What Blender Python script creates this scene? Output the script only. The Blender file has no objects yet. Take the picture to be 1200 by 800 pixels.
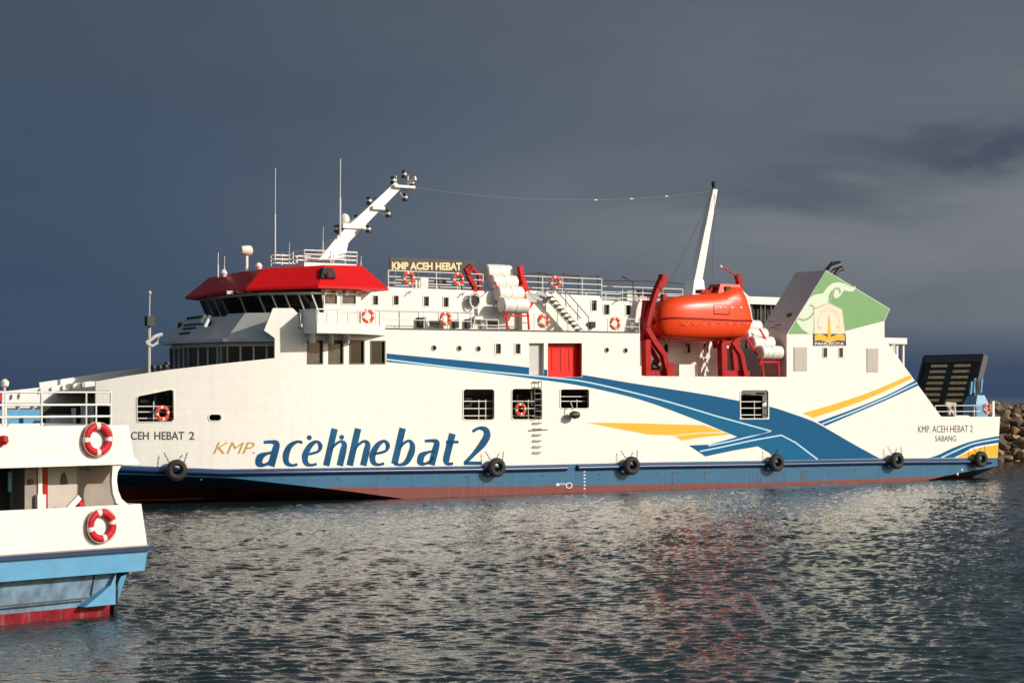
import bpy, bmesh, math, random
import numpy as np
from mathutils import Vector, Matrix, noise
from mathutils.geometry import tessellate_polygon
R = math.radians
random.seed(7)
scene = bpy.context.scene
C = scene.collection

# ------------------------------------------------------------------ camera
F, HOR, CX, CAMH = 2200.0, 463.0, 600.0, 5.3        # focal length and horizon in 1200x800 pixels, eye height in metres
cam_d = bpy.data.cameras.new('camera'); cam = bpy.data.objects.new('camera', cam_d); C.objects.link(cam)
cam_d.sensor_width = 36; cam_d.lens = 36 * F / 1200; cam_d.clip_end = 9000; cam_d.clip_start = 0.5
cam_d.shift_y = (HOR - 400) / 1200
cam.location = (0, 0, CAMH); cam.rotation_euler = (R(90), 0, 0)
scene.camera = cam

# ------------------------------------------------------------------ light
SHIP_ANG = math.atan2(.544, .839)
sc_, ss_ = math.cos(SHIP_ANG), math.sin(SHIP_ANG)
SUN_A, SUN_EL = R(36), R(25)                          # sun swung this far aft of the hull's normal
nx, ny = ss_, -sc_
shx = nx * math.cos(SUN_A) + sc_ * math.sin(SUN_A)
shy = ny * math.cos(SUN_A) + ss_ * math.sin(SUN_A)
sdir = Vector((shx * math.cos(SUN_EL), shy * math.cos(SUN_EL), math.sin(SUN_EL)))
sl = bpy.data.lights.new('sun', 'SUN'); sl.energy = 4.05; sl.angle = R(0.55); sl.color = (1.0, 0.93, 0.835)
sun = bpy.data.objects.new('sun', sl); C.objects.link(sun); sun.rotation_euler = sdir.to_track_quat('Z', 'Y').to_euler()
sun.location = (40, -40, 60)

world = bpy.data.worlds.new('World'); scene.world = world; world.use_nodes = True
wt = world.node_tree; wt.nodes.clear()
def wn(t, **k):
    n = wt.nodes.new(t)
    for a, b in k.items(): setattr(n, a, b)
    return n
def srgb(r, g, b, a=1):
    f = lambda c: (c / 255 / 12.92) if c / 255 <= .04045 else ((c / 255 + .055) / 1.055) ** 2.4
    return (f(r), f(g), f(b), a)
def ramp(nt, inp, stops, interp='EASE'):
    n = nt.nodes.new('ShaderNodeValToRGB'); cr = n.color_ramp; cr.interpolation = interp
    while len(cr.elements) < len(stops): cr.elements.new(.5)
    for e, (p, c) in zip(cr.elements, stops): e.position = p; e.color = c
    if inp is not None: nt.links.new(inp, n.inputs[0])
    return n.outputs[0]
def math_(nt, op, a, b=None, clamp=False):
    n = nt.nodes.new('ShaderNodeMath'); n.operation = op; n.use_clamp = clamp
    for i, v in enumerate((a, b)):
        if v is None: continue
        if isinstance(v, (int, float)): n.inputs[i].default_value = v
        else: nt.links.new(v, n.inputs[i])
    return n.outputs[0]
def mixc(nt, fac, a, b, mode='MIX'):
    n = nt.nodes.new('ShaderNodeMix'); n.data_type = 'RGBA'; n.blend_type = mode
    for s, v in ((n.inputs[0], fac), (n.inputs[6], a), (n.inputs[7], b)):
        if isinstance(v, (int, float, tuple)): s.default_value = v
        else: nt.links.new(v, s)
    return n.outputs[2]
tc = wn('ShaderNodeTexCoord'); sep = wn('ShaderNodeSeparateXYZ'); wt.links.new(tc.outputs['Generated'], sep.inputs[0])
dx, dy, dz = sep.outputs
sky = wn('ShaderNodeTexSky', sky_type='NISHITA'); sky.sun_disc = False; sky.sun_elevation = SUN_EL
sky.sun_rotation = math.atan2(sdir.x, sdir.y); sky.air_density = 1.2; sky.dust_density = 2.0
skys = mixc(wt, 1.0, sky.outputs[0], (0.085, 0.085, 0.085, 1), 'MULTIPLY')
# the storm: blue to the west, paler and mauve to the right, navy rain at the horizon, a dark bar of cloud
side = ramp(wt, math_(wt, 'MULTIPLY_ADD', dx, 1.9), [(0, (0, 0, 0, 1)), (1, (1, 1, 1, 1))])
side.node.inputs[0].links[0].from_node.inputs[2].default_value = .5
leftc = ramp(wt, math_(wt, 'MULTIPLY', dz, 4), [(0, srgb(55, 71, 94)), (.12, srgb(59, 76, 98)), (.45, srgb(63, 79, 99)), (.85, srgb(69, 80, 95)), (1, srgb(71, 81, 94))])
rightc = ramp(wt, math_(wt, 'MULTIPLY', dz, 4), [(0, srgb(58, 72, 97)), (.05, srgb(62, 76, 100)), (.17, srgb(100, 107, 116)), (.34, srgb(118, 123, 127)), (.60, srgb(97, 105, 114)), (1, srgb(88, 97, 107))])
mp = wn('ShaderNodeMapping'); mp.inputs['Scale'].default_value = (1.6, 1.6, 5.5); mp.inputs['Location'].default_value = (1.3, .2, .77)
wt.links.new(tc.outputs['Generated'], mp.inputs[0])
nz = wn('ShaderNodeTexNoise'); nz.inputs['Scale'].default_value = 3.4; nz.inputs['Detail'].default_value = 8; nz.inputs['Roughness'].default_value = .56
nz.inputs['Distortion'].default_value = .4
wt.links.new(mp.outputs[0], nz.inputs[0])
storm = mixc(wt, side, leftc, rightc)
cl = ramp(wt, nz.outputs['Fac'], [(.34, (.90, .92, .95, 1)), (.66, (1.12, 1.11, 1.09, 1))])
clf = math_(wt, 'MULTIPLY_ADD', side, .62); clf.node.inputs[2].default_value = .28
storm = mixc(wt, clf, storm, mixc(wt, 1.0, storm, cl, 'MULTIPLY'))
# dark bar of cloud, high on the right
def gauss(v, c, w):
    a = math_(wt, 'SUBTRACT', v, c); a = math_(wt, 'DIVIDE', a, w); a = math_(wt, 'MULTIPLY', a, a)
    a = math_(wt, 'MULTIPLY', a, -1.0); return math_(wt, 'EXPONENT', a)
wob = math_(wt, 'MULTIPLY_ADD', nz.outputs['Fac'], -.09); wob.node.inputs[2].default_value = .045
dzw = math_(wt, 'ADD', dz, wob)
bar = math_(wt, 'MULTIPLY', gauss(dzw, .131, .011), gauss(dx, .27, .12))
bar2 = math_(wt, 'MULTIPLY', gauss(dzw, .112, .010), gauss(dx, .15, .08))
bar = math_(wt, 'ADD', bar, math_(wt, 'MULTIPLY', bar2, .6))
storm = mixc(wt, math_(wt, 'MULTIPLY', bar, .9, True), storm, srgb(66, 75, 92))
fr = math_(wt, 'MULTIPLY_ADD', dy, 1.4); fr.node.inputs[2].default_value = .35
front = ramp(wt, fr, [(0, (0, 0, 0, 1)), (1, (1, 1, 1, 1))])
wt.links.new(mixc(wt, front, skys, storm), (bg := wn('ShaderNodeBackground')).inputs[0])
bg.inputs[1].default_value = 1.08
wt.links.new(bg.outputs[0], wn('ShaderNodeOutputWorld').inputs[0])
scene.view_settings.view_transform = 'Standard'; scene.view_settings.look = 'None'
scene.view_settings.exposure = 0.0; scene.view_settings.gamma = 1
scene.cycles.max_bounces = 6; scene.cycles.use_denoising = True; scene.cycles.caustics_reflective = False; scene.cycles.adaptive_threshold = .008

# ------------------------------------------------------------------ materials
def mat(name, col, rough=.45, var=.06, streak=.0, metal=0, bump=.0, bscale=6, spec=.5, rust=0):
    m = bpy.data.materials.new(name); m.use_nodes = True; nt = m.node_tree
    b = nt.nodes['Principled BSDF']; tc = nt.nodes.new('ShaderNodeTexCoord')
    b.inputs['Roughness'].default_value = rough; b.inputs['Metallic'].default_value = metal
    b.inputs['Specular IOR Level'].default_value = spec
    n = nt.nodes.new('ShaderNodeTexNoise'); n.inputs['Scale'].default_value = bscale * .4; n.inputs['Detail'].default_value = 6
    nt.links.new(tc.outputs['Object'], n.inputs[0])
    lo = tuple(c * (1 - var) for c in col[:3]) + (1,); hi = tuple(min(1, c * (1 + var)) for c in col[:3]) + (1,)
    c = ramp(nt, n.outputs['Fac'], [(.3, lo), (.7, hi)], 'LINEAR')
    if streak:
        mp = nt.nodes.new('ShaderNodeMapping'); mp.inputs['Scale'].default_value = (2.6, 2.6, .16)
        nt.links.new(tc.outputs['Object'], mp.inputs[0])
        n2 = nt.nodes.new('ShaderNodeTexNoise'); n2.inputs['Scale'].default_value = 2.2; n2.inputs['Detail'].default_value = 7; n2.inputs['Roughness'].default_value = .65
        nt.links.new(mp.outputs[0], n2.inputs[0])
        f = ramp(nt, n2.outputs['Fac'], [(.52, (0, 0, 0, 1)), (.8, (1, 1, 1, 1))], 'LINEAR')
        c = mixc(nt, math_(nt, 'MULTIPLY', f, streak), c, (.25, .19, .13, 1) if rust else (.30, .28, .24, 1))
    nt.links.new(c, b.inputs['Base Color'])
    if bump:
        n3 = nt.nodes.new('ShaderNodeTexNoise'); n3.inputs['Scale'].default_value = bscale; n3.inputs['Detail'].default_value = 4
        nt.links.new(tc.outputs['Object'], n3.inputs[0])
        bp = nt.nodes.new('ShaderNodeBump'); bp.inputs['Strength'].default_value = bump; bp.inputs['Distance'].default_value = .05
        nt.links.new(n3.outputs['Fac'], bp.inputs['Height']); nt.links.new(bp.outputs[0], b.inputs['Normal'])
    return m
def plated(name, col, rough, seam=.85, streak=.12, rust=0, sx=1.7, sz=1.55, seamz=True):
    """painted ship plating: dished panels between frames, faint weld seams, streaks"""
    m = mat(name, col, rough, .03, streak, rust=rust); nt = m.node_tree; b = nt.nodes['Principled BSDF']
    tc = nt.nodes.new('ShaderNodeTexCoord'); s = nt.nodes.new('ShaderNodeSeparateXYZ'); nt.links.new(tc.outputs['Object'], s.inputs[0])
    def line(o, per, w):
        a = math_(nt, 'DIVIDE', o, per); a = math_(nt, 'FRACT', a); a = math_(nt, 'SUBTRACT', a, .5); a = math_(nt, 'ABSOLUTE', a)
        return math_(nt, 'GREATER_THAN', a, .5 - w / per), a
    lx, ax = line(s.outputs[0], sx, .013); lz, az = line(s.outputs[2], sz, .011)
    old = b.inputs['Base Color'].links[0].from_socket
    l = math_(nt, 'MAXIMUM', lx, lz) if seamz else lx
    dark = tuple(c * seam for c in col[:3]) + (1,)
    nt.links.new(mixc(nt, l, old, dark), b.inputs['Base Color'])
    h = math_(nt, 'MULTIPLY', math_(nt, 'POWER', ax, 2), 1.0)
    n = nt.nodes.new('ShaderNodeTexNoise'); n.inputs['Scale'].default_value = .9; n.inputs['Detail'].default_value = 2; nt.links.new(tc.outputs['Object'], n.inputs[0])
    h = math_(nt, 'ADD', h, math_(nt, 'MULTIPLY', n.outputs['Fac'], .9))
    bp = nt.nodes.new('ShaderNodeBump'); bp.inputs['Strength'].default_value = .35; bp.inputs['Distance'].default_value = .05
    nt.links.new(h, bp.inputs['Height']); nt.links.new(bp.outputs[0], b.inputs['Normal'])
    return m
M = {}
M['white'] = plated('white_hull_paint', (.81, .785, .725), .42, .90, .12)
M['wpaint'] = mat('white_paint', (.80, .775, .72), .4, .03, .12)
M['blue'] = plated('blue_hull_paint', (.005, .108, .225), .38, .55, .12, sx=2.05, seamz=False)
M['navy'] = mat('navy_paint', (.006, .030, .105), .34, .08)
M['stripe'] = mat('stripe_blue_paint', (.003, .090, .215), .45, .05, spec=.12)
M['stripel'] = mat('stripe_mid_blue_paint', (.004, .115, .245), .45, .05, spec=.12)
M['pale'] = mat('pale_blue_line_paint', (.42, .66, .80), .4, .03)
M['yellow'] = mat('yellow_paint', (.80, .42, .012), .4, .04)
M['gold'] = mat('ochre_paint', (.50, .30, .05), .4, .06)
M['letter'] = mat('lettering_blue_paint', (.008, .080, .185), .45, .3, bscale=3, spec=.12)
M['black'] = mat('black_paint', (.018, .017, .017), .5, .1)
M['ink'] = mat('dark_lettering_paint', (.07, .06, .055), .5, .1)
M['boot'] = plated('red_antifouling_paint', (.17, .030, .024), .6, .6, .25, sx=2.05, seamz=False)
M['red'] = mat('red_paint', (.60, .008, .010), .42, .06, spec=.2)
M['redd'] = mat('deep_red_paint', (.38, .007, .008), .4, .12, spec=.2)
M['rdoor'] = mat('red_door_paint', (.72, .022, .014), .45, .04, spec=.2)
M['orange'] = mat('orange_fibreglass', (.78, .062, .010), .32, .05, spec=.3)
M['oring'] = mat('orange_ring', (.74, .07, .02), .5, .08, spec=.2)
M['rring'] = mat('red_ring', (.52, .018, .028), .5, .1, spec=.2)
M['bandw'] = mat('white_band', (.78, .74, .70), .5, .05)
M['glass'] = mat('dark_glass', (.012, .013, .015), .06, .1, spec=.45)
M['glassc'] = mat('curtained_glass', (.10, .09, .08), .15, .35, bscale=14)
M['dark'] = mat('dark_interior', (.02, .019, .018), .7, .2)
M['grey'] = mat('grey_deck_paint', (.20, .20, .19), .6, .1)
M['lgrey'] = mat('light_grey_paint', (.52, .51, .48), .5, .05, .1)
M['louvre'] = mat('louvre_grey', (.50, .46, .40), .6, .05)
M['green'] = mat('funnel_green_paint', (.15, .34, .12), .45, .05, .06)
M['mint'] = mat('pale_green_paint', (.62, .72, .55), .45, .03)
M['greyg'] = mat('grey_green_paint', (.27, .36, .24), .45, .05)
M['cream'] = mat('cream_paint', (.80, .68, .52), .45, .03)
M['creamd'] = mat('tan_line_paint', (.55, .42, .28), .45, .03)
M['funnelf'] = mat('funnel_shaded_paint', (.58, .50, .455), .6, .06, .1)  # greyed white: shade of the sunless faces put into the colour
M['rubber'] = mat('rubber', (.022, .020, .020), .75, .2, bump=.3, bscale=20)
M['steel'] = mat('galvanised_steel', (.33, .32, .30), .45, .15, metal=.6)
M['rope'] = mat('rope', (.45, .38, .28), .9, .1)
M['ltblue'] = mat('light_blue_paint', (.10, .33, .54), .4, .10, .4)
M['boatwhite'] = mat('white_boat_paint', (.80, .78, .72), .42, .06, .35)
M['boardgold'] = mat('gilded_letters', (.80, .60, .32), .5, .1)
M['boatboot'] = mat('faded_crimson_paint', (.22, .010, .018), .4, .45, .6, bscale=9, spec=.2)
M['wethull'] = mat('dull_blue_hull_paint', (.19, .30, .41), .25, .45, .55, bscale=7)  # strong mottle paints rippling water light into the colour
M['brown'] = mat('weathered_cabin_paint', (.30, .25, .21), .6, .14, .3, rust=1)
M['tan'] = mat('drab_cabin_paint', (.50, .455, .40), .6, .08, .2, rust=1)
M['cleat'] = mat('worn_yellow_cleat', (.85, .60, .25), .6, .2)
M['raft'] = mat('white_fibreglass', (.80, .755, .68), .35, .04, .06)

# ------------------------------------------------------------------ helpers
class Frame:
    """a local frame: X along, Y inboard (away from the viewer), Z up"""
    def __init__(s, ox, oy, ang):
        s.ox, s.oy, s.a = ox, oy, ang; s.c, s.s = math.cos(ang), math.sin(ang)
    def px(s, x, y, Y=0):
        u = (x - CX) / F
        X = (u * (s.oy + s.c * Y) - s.ox + s.s * Y) / (s.c - u * s.s)
        d = s.oy + s.s * X + s.c * Y
        return Vector((X, Y, CAMH + d * (HOR - y) / F))
    def world(s, p):
        return Vector((s.ox + s.c * p[0] - s.s * p[1], s.oy + s.s * p[0] + s.c * p[1], p[2]))
SH = Frame(0, 100, SHIP_ANG); BEAM = 11.6
def yup(X):                                   # the bow draws in forward of the bridge
    return 0 if X > -11 else .0135 * (-11 - X) ** 2
def hpx(x, y, off=0):
    Y = 0
    for _ in range(6): p = SH.px(x, y, Y + off); Y = yup(p.x)
    return Vector((p.x, Y + off, p.z))
def hull_z(pts, x):                           # z on a pixel polyline at pixel x
    for (x0, y0), (x1, y1) in zip(pts, pts[1:]):
        if x0 <= x <= x1: return y0 + (y1 - y0) * (x - x0) / (x1 - x0)
    return pts[0][1] if x < pts[0][0] else pts[-1][1]

class MB:
    def __init__(s): s.v = []; s.f = []; s.m = []; s.cut = []
    def add(s, vs, fs, mi=0):
        s.cut.append(len(s.f)); o = len(s.v); s.v += [tuple(v) for v in vs]; s.f += [tuple(i + o for i in f) for f in fs]; s.m += [mi] * len(fs); return s
    def hexa(s, b, t, mi=0):                  # bottom and top quads
        return s.add(list(b) + list(t), [(3, 2, 1, 0), (4, 5, 6, 7), (0, 1, 5, 4), (1, 2, 6, 5), (2, 3, 7, 6), (3, 0, 4, 7)], mi)
    def box(s, x0, x1, y0, y1, z0, z1, mi=0):
        return s.hexa([(x0, y0, z0), (x1, y0, z0), (x1, y1, z0), (x0, y1, z0)], [(x0, y0, z1), (x1, y0, z1), (x1, y1, z1), (x0, y1, z1)], mi)
    def bar(s, a, b, w, h=None, mi=0, up=(0, 0, 1)):
        a, b = Vector(a), Vector(b); h = h or w; d = (b - a).normalized(); up = Vector(up)
        if abs(d.dot(up)) > .98: up = Vector((1, 0, 0))
        r = d.cross(up).normalized(); u = r.cross(d)
        q = lambda p: [p - r * w / 2 - u * h / 2, p + r * w / 2 - u * h / 2, p + r * w / 2 + u * h / 2, p - r * w / 2 + u * h / 2]
        return s.hexa(q(a), q(b), mi)
    def tube(s, pts, r, n=8, mi=0, r1=None, caps=True):
        pts = [Vector(p) for p in pts]; vs = []; K = len(pts)
        for i, p in enumerate(pts):
            d = (pts[min(i + 1, K - 1)] - pts[max(i - 1, 0)]).normalized()
            up = Vector((0, 0, 1)) if abs(d.z) < .95 else Vector((1, 0, 0))
            a = d.cross(up).normalized(); b = d.cross(a)
            rr = r if r1 is None else r + (r1 - r) * i / (K - 1)
            vs += [p + (a * math.cos(t) + b * math.sin(t)) * rr for t in [2 * math.pi * k / n for k in range(n)]]
        fs = [(i * n + k, i * n + (k + 1) % n, (i + 1) * n + (k + 1) % n, (i + 1) * n + k) for i in range(K - 1) for k in range(n)]
        if caps: fs += [tuple(range(n))[::-1], tuple(range((K - 1) * n, K * n))]
        return s.add(vs, fs, mi)
    def lathe(s, prof, c, axis='Y', n=24, mi=0, mf=None, cap=True):
        """prof: (axial, radius)"""
        c = Vector(c); vs = []
        for a, r in prof:
            for k in range(n):
                t = 2 * math.pi * k / n; p, q = r * math.cos(t), r * math.sin(t)
                vs.append(c + (Vector((p, a, q)) if axis == 'Y' else Vector((a, p, q)) if axis == 'X' else Vector((p, q, a))))
        s.cut.append(len(s.f)); K = len(prof); o = len(s.v); s.v += [tuple(v) for v in vs]
        cap = cap and abs(prof[0][0] - prof[-1][0]) + abs(prof[0][1] - prof[-1][1]) > 1e-6
        for i in range(K - 1):
            for k in range(n):
                s.f.append((o + i * n + k, o + i * n + (k + 1) % n, o + (i + 1) * n + (k + 1) % n, o + (i + 1) * n + k))
                s.m.append(mf(i, k) if mf else mi)
        if prof[0][1] > 1e-4 and cap: s.f.append(tuple(range(o, o + n))[::-1]); s.m.append(mi)
        if prof[-1][1] > 1e-4 and cap: s.f.append(tuple(range(o + (K - 1) * n, o + K * n))); s.m.append(mi)
        return s
    def prism(s, loops, y0, y1, mi=0):
        """loops of (X,Z); first is the outline, the rest holes; extruded from y0 to y1"""
        vl = [[Vector((x, z, 0)) for x, z in l] for l in loops]; flat = [p for l in vl for p in l]; n = len(flat)
        tris = tessellate_polygon(vl)
        vs = [(p.x, y0, p.y) for p in flat] + [(p.x, y1, p.y) for p in flat]
        fs = [tuple(t) for t in tris] + [tuple(i + n for i in t[::-1]) for t in tris]; o = 0
        for l in vl:
            k = len(l); fs += [(o + i, o + (i + 1) % k, n + o + (i + 1) % k, n + o + i) for i in range(k)]; o += k
        return s.add(vs, fs, mi)
    def each(s, name, ms, parent=None, smooth=False, bend=False):
        """one object per added piece"""
        out = []
        for a, b in zip(s.cut, s.cut[1:] + [len(s.f)]):
            used = sorted({i for f in s.f[a:b] for i in f}); ix = {u: k for k, u in enumerate(used)}
            p = MB(); p.v = [s.v[u] for u in used]; p.f = [tuple(ix[i] for i in f) for f in s.f[a:b]]; p.m = s.m[a:b]
            out.append(p.build(name, ms, parent, smooth, bend))
        return out
    def build(s, name, ms, parent=None, smooth=False, bend=False, loc=None):
        me = bpy.data.meshes.new(name); bm = bmesh.new()
        bv = [bm.verts.new(v) for v in s.v]; bm.verts.ensure_lookup_table()
        for f, mi in zip(s.f, s.m):
            try: fc = bm.faces.new([bv[i] for i in f]); fc.material_index = mi
            except ValueError: pass
        if bend:
            for X in [-11 - .8 * k for k in range(24)]:
                bmesh.ops.bisect_plane(bm, geom=bm.verts[:] + bm.edges[:] + bm.faces[:], plane_co=(X, 0, 0), plane_no=(1, 0, 0), dist=1e-5)
            for v in bm.verts: v.co.y += yup(v.co.x)
        bmesh.ops.recalc_face_normals(bm, faces=bm.faces[:])
        if smooth:
            for f in bm.faces: f.smooth = True
        bm.to_mesh(me); bm.free()
        if smooth: me.set_sharp_from_angle(angle=R(40))
        for m in (ms if isinstance(ms, (list, tuple)) else [ms]): me.materials.append(m)
        o = bpy.data.objects.new(name, me); C.objects.link(o)
        if parent: o.parent = parent
        if loc is not None: o.location = loc
        return o
def tag(o, label=None, cat=None, group=None, kind=None):
    for k, v in (('label', label), ('category', cat), ('group', group), ('kind', kind)):
        if v: o[k] = v
    return o
def empty(name, loc, rz, label, cat, group=None):
    o = bpy.data.objects.new(name, None); C.objects.link(o); o.location = loc; o.rotation_euler = (0, 0, rz)
    return tag(o, label, cat, group)
def copy_tree(o, parent=None):
    c = o.copy(); C.objects.link(c); c.parent = parent
    for ch in [x for x in C.objects if x.parent == o]: copy_tree(ch, c)
    return c
def ppoly(pts, off=0):                        # pixel outline on the hull side -> (X,Z)
    return [(p.x, p.z) for p in (hpx(x, y, off) for x, y in pts)]
def ypoly(pts, Y):
    return [(p.x, p.z) for p in (SH.px(x, y, Y) for x, y in pts)]
def rrect(x0, y0, x1, y1, r=3, n=3):
    o = []
    for cx, cy, a0 in ((x1 - r, y0 + r, -90), (x1 - r, y1 - r, 0), (x0 + r, y1 - r, 90), (x0 + r, y0 + r, 180)):
        o += [(cx + r * math.cos(R(a0 + 90 * k / n)), cy + r * math.sin(R(a0 + 90 * k / n))) for k in range(n + 1)]
    return o
def circ(x, y, r, n=14, ry=None): return [(x + r * math.cos(2 * math.pi * k / n), y + (ry or r) * math.sin(2 * math.pi * k / n)) for k in range(n)]
def ribbon(pts, w):                           # pixel centreline -> outline
    L, Rr = [], []
    for i, (x, y) in enumerate(pts):
        a = pts[max(i - 1, 0)]; b = pts[min(i + 1, len(pts) - 1)]; dx, dy = b[0] - a[0], b[1] - a[1]; l = math.hypot(dx, dy)
        ww = w[i] if isinstance(w, (list, tuple)) else w
        L.append((x - dy / l * ww / 2, y + dx / l * ww / 2)); Rr.append((x + dy / l * ww / 2, y - dx / l * ww / 2))
    return L + Rr[::-1]
def smoothpts(pts, k=5):                      # Catmull-Rom
    o = []
    for i in range(len(pts) - 1):
        p0, p1, p2, p3 = pts[max(i - 1, 0)], pts[i], pts[i + 1], pts[min(i + 2, len(pts) - 1)]
        for j in range(k):
            t = j / k
            o.append(tuple(.5 * (2 * p1[a] + (p2[a] - p0[a]) * t + (2 * p0[a] - 5 * p1[a] + 4 * p2[a] - p3[a]) * t * t + (3 * p1[a] - p0[a] - 3 * p2[a] + p3[a]) * t ** 3) for a in (0, 1)))
    return o + [pts[-1]]
def text_mesh(body, shear=0, bold=0):
    cu = bpy.data.curves.new('t', 'FONT'); cu.body = body; cu.size = 1; cu.shear = shear; cu.offset = bold; cu.resolution_u = 4
    o = bpy.data.objects.new('t', cu); C.objects.link(o)
    dg = bpy.context.evaluated_depsgraph_get(); dg.update()
    me = bpy.data.meshes.new_from_object(o.evaluated_get(dg)); bpy.data.objects.remove(o)
    v = [tuple(x.co) for x in me.vertices]; f = [tuple(p.vertices) for p in me.polygons]; bpy.data.meshes.remove(me)
    return v, f
def letters(mb, body, box, fn, mi=0, shear=0, bold=0, y0=None):
    """box = pixel (x0, ytop, x1, ybottom [, drop of the right end]); the lettering is fitted into it; fn(x,y)->local point"""
    v, f = text_mesh(body, shear, bold)
    xs = [a[0] for a in v]; ys = [a[1] for a in v]; X0, X1, Y0, Y1 = min(xs), max(xs), min(ys), max(ys)
    x0, yt, x1, yb = box[:4]; dr = box[4] if len(box) > 4 else 0
    out = []
    for a in v:
        t = (a[0] - X0) / (X1 - X0); s = (a[1] - Y0) / (Y1 - Y0)
        out.append(fn(x0 + (x1 - x0) * t, yb + (yt - yb) * s + dr * t))
    mb.add(out, f, mi)
# flat lettering gets a small thickness
def thicken(o, t):
    md = o.modifiers.new('thickness', 'SOLIDIFY'); md.thickness = t; md.offset = 0
    return o

# ================================================================== THE SETTING
# ---- water: a real wave field near the two vessels, running out to the horizon
def water():
    xs = np.concatenate([-np.geomspace(4000, 46, 30), np.linspace(-44, 56, 1250), np.geomspace(58, 4000, 30)])
    ys = np.concatenate([np.linspace(-400, 10, 20), np.linspace(12, 29, 60)])
    d = [29.0]
    while d[-1] < 175: d.append(d[-1] + .045 * (d[-1] / 30) ** 1.25)
    ys = np.concatenate([ys, np.array(d[1:]), np.geomspace(178, 7000, 40)])
    Xg, Yg = np.meshgrid(xs, ys); rng = np.random.default_rng(3)
    Z = np.zeros_like(Xg); DX = np.zeros_like(Xg); DY = np.zeros_like(Xg)
    wx_ = Xg + .35 * np.sin(.9 * Yg + .4 * Xg) + .5 * np.sin(.37 * Xg - .21 * Yg); wy_ = Yg + .35 * np.sin(.8 * Xg - .5 * Yg + 1)
    for k in range(60):
        lam = .30 * (.85 / .30) ** rng.random()
        if k < 4: lam = 2 + 3 * rng.random()
        kk = 2 * np.pi / lam; th = np.radians(80 + rng.normal() * 30); ph = rng.random() * 6.28
        amp = .0058 * lam * (.5 + rng.random()) * (.35 if k < 4 else 1)
        a = kk * (np.cos(th) * wx_ + np.sin(th) * wy_) + ph
        Z += amp * np.sin(a); c = amp * np.cos(a); DX += c * np.cos(th); DY += c * np.sin(th)
    fade = np.clip((Xg + 46) / 6, 0, 1) * np.clip((58 - Xg) / 6, 0, 1) * np.clip((Yg - 12) / 8, 0, 1) * np.clip((175 - Yg) / 60, 0, 1)
    gust = (.82 + .18 * np.sin(.11 * Xg + .05 * Yg) * np.sin(.07 * Yg - .03 * Xg + 1)) * fade
    co = np.stack([Xg + .8 * DX * gust, Yg + .8 * DY * gust, Z * gust], -1).reshape(-1, 3).astype(np.float32)
    nx_, ny_ = len(xs), len(ys); i = np.arange((ny_ - 1) * (nx_ - 1)); r, c = i // (nx_ - 1), i % (nx_ - 1); a = r * nx_ + c
    q = np.stack([a, a + 1, a + nx_ + 1, a + nx_], -1).astype(np.int32)
    me = bpy.data.meshes.new('water'); me.vertices.add(len(co)); me.vertices.foreach_set('co', co.ravel())
    me.loops.add(q.size); me.loops.foreach_set('vertex_index', q.ravel()); me.polygons.add(len(q))
    me.polygons.foreach_set('loop_start', np.arange(0, q.size, 4, dtype=np.int32))
    me.update(calc_edges=True); me.polygons.foreach_set('use_smooth', np.ones(len(q), dtype=bool))
    m = bpy.data.materials.new('sea_water'); m.use_nodes = True; nt = m.node_tree; b = nt.nodes['Principled BSDF']
    b.inputs['Base Color'].default_value = (.010, .022, .022, 1); b.inputs['Roughness'].default_value = .035; b.inputs['IOR'].default_value = 1.36
    tc = nt.nodes.new('ShaderNodeTexCoord'); mp = nt.nodes.new('ShaderNodeMapping'); mp.inputs['Scale'].default_value = (.8, 1.35, 1)
    mp.inputs['Rotation'].default_value = (0, 0, R(12)); nt.links.new(tc.outputs['Object'], mp.inputs[0])
    n = nt.nodes.new('ShaderNodeTexNoise'); n.inputs['Scale'].default_value = 5.0; n.inputs['Detail'].default_value = 3; n.inputs['Roughness'].default_value = .55
    n.inputs['Distortion'].default_value = .5; nt.links.new(mp.outputs[0], n.inputs[0])
    bp = nt.nodes.new('ShaderNodeBump'); bp.inputs['Strength'].default_value = 1.0; bp.inputs['Distance'].default_value = .035
    nt.links.new(n.outputs['Fac'], bp.inputs['Height']); nt.links.new(bp.outputs[0], b.inputs['Normal'])
    me.materials.append(m); o = bpy.data.objects.new('water', me); C.objects.link(o); tag(o, kind='structure')
water()

# ---- breakwater behind the stern
def rock_mat(i, col):
    m = mat('rock_%d' % i, col, .9, .35, bump=.9, bscale=3.5); return m
rmats = [rock_mat(i, c) for i, c in enumerate([(.30, .185, .10), (.20, .125, .075), (.36, .235, .135), (.13, .09, .06), (.26, .175, .11)])]
def wx(x, d): return (x - CX) / F * d
mb = MB(); xs = [wx(1085, 158) + i * 2.2 for i in range(48)]; rows = []
for x in xs:
    e = min(1, (x - xs[0]) / 3.5 + .15)
    rows.append([(x, 151.5 + random.uniform(-.4, .4), -1.5), (x, 154.5, 1.5 * e + random.uniform(-.3, .3)), (x, 157.5, 3.6 * e + random.uniform(-.3, .3)), (x, 162, 3.7 * e), (x, 170, -1.5)])
vs = [p for r in rows for p in r]; n = 5
mb.add(vs, [(i * n + k, (i + 1) * n + k, (i + 1) * n + k + 1, i * n + k + 1) for i in range(len(rows) - 1) for k in range(n - 1)])
tag(mb.build('breakwater_core', rmats[3]), kind='structure')
rocks = []
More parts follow.
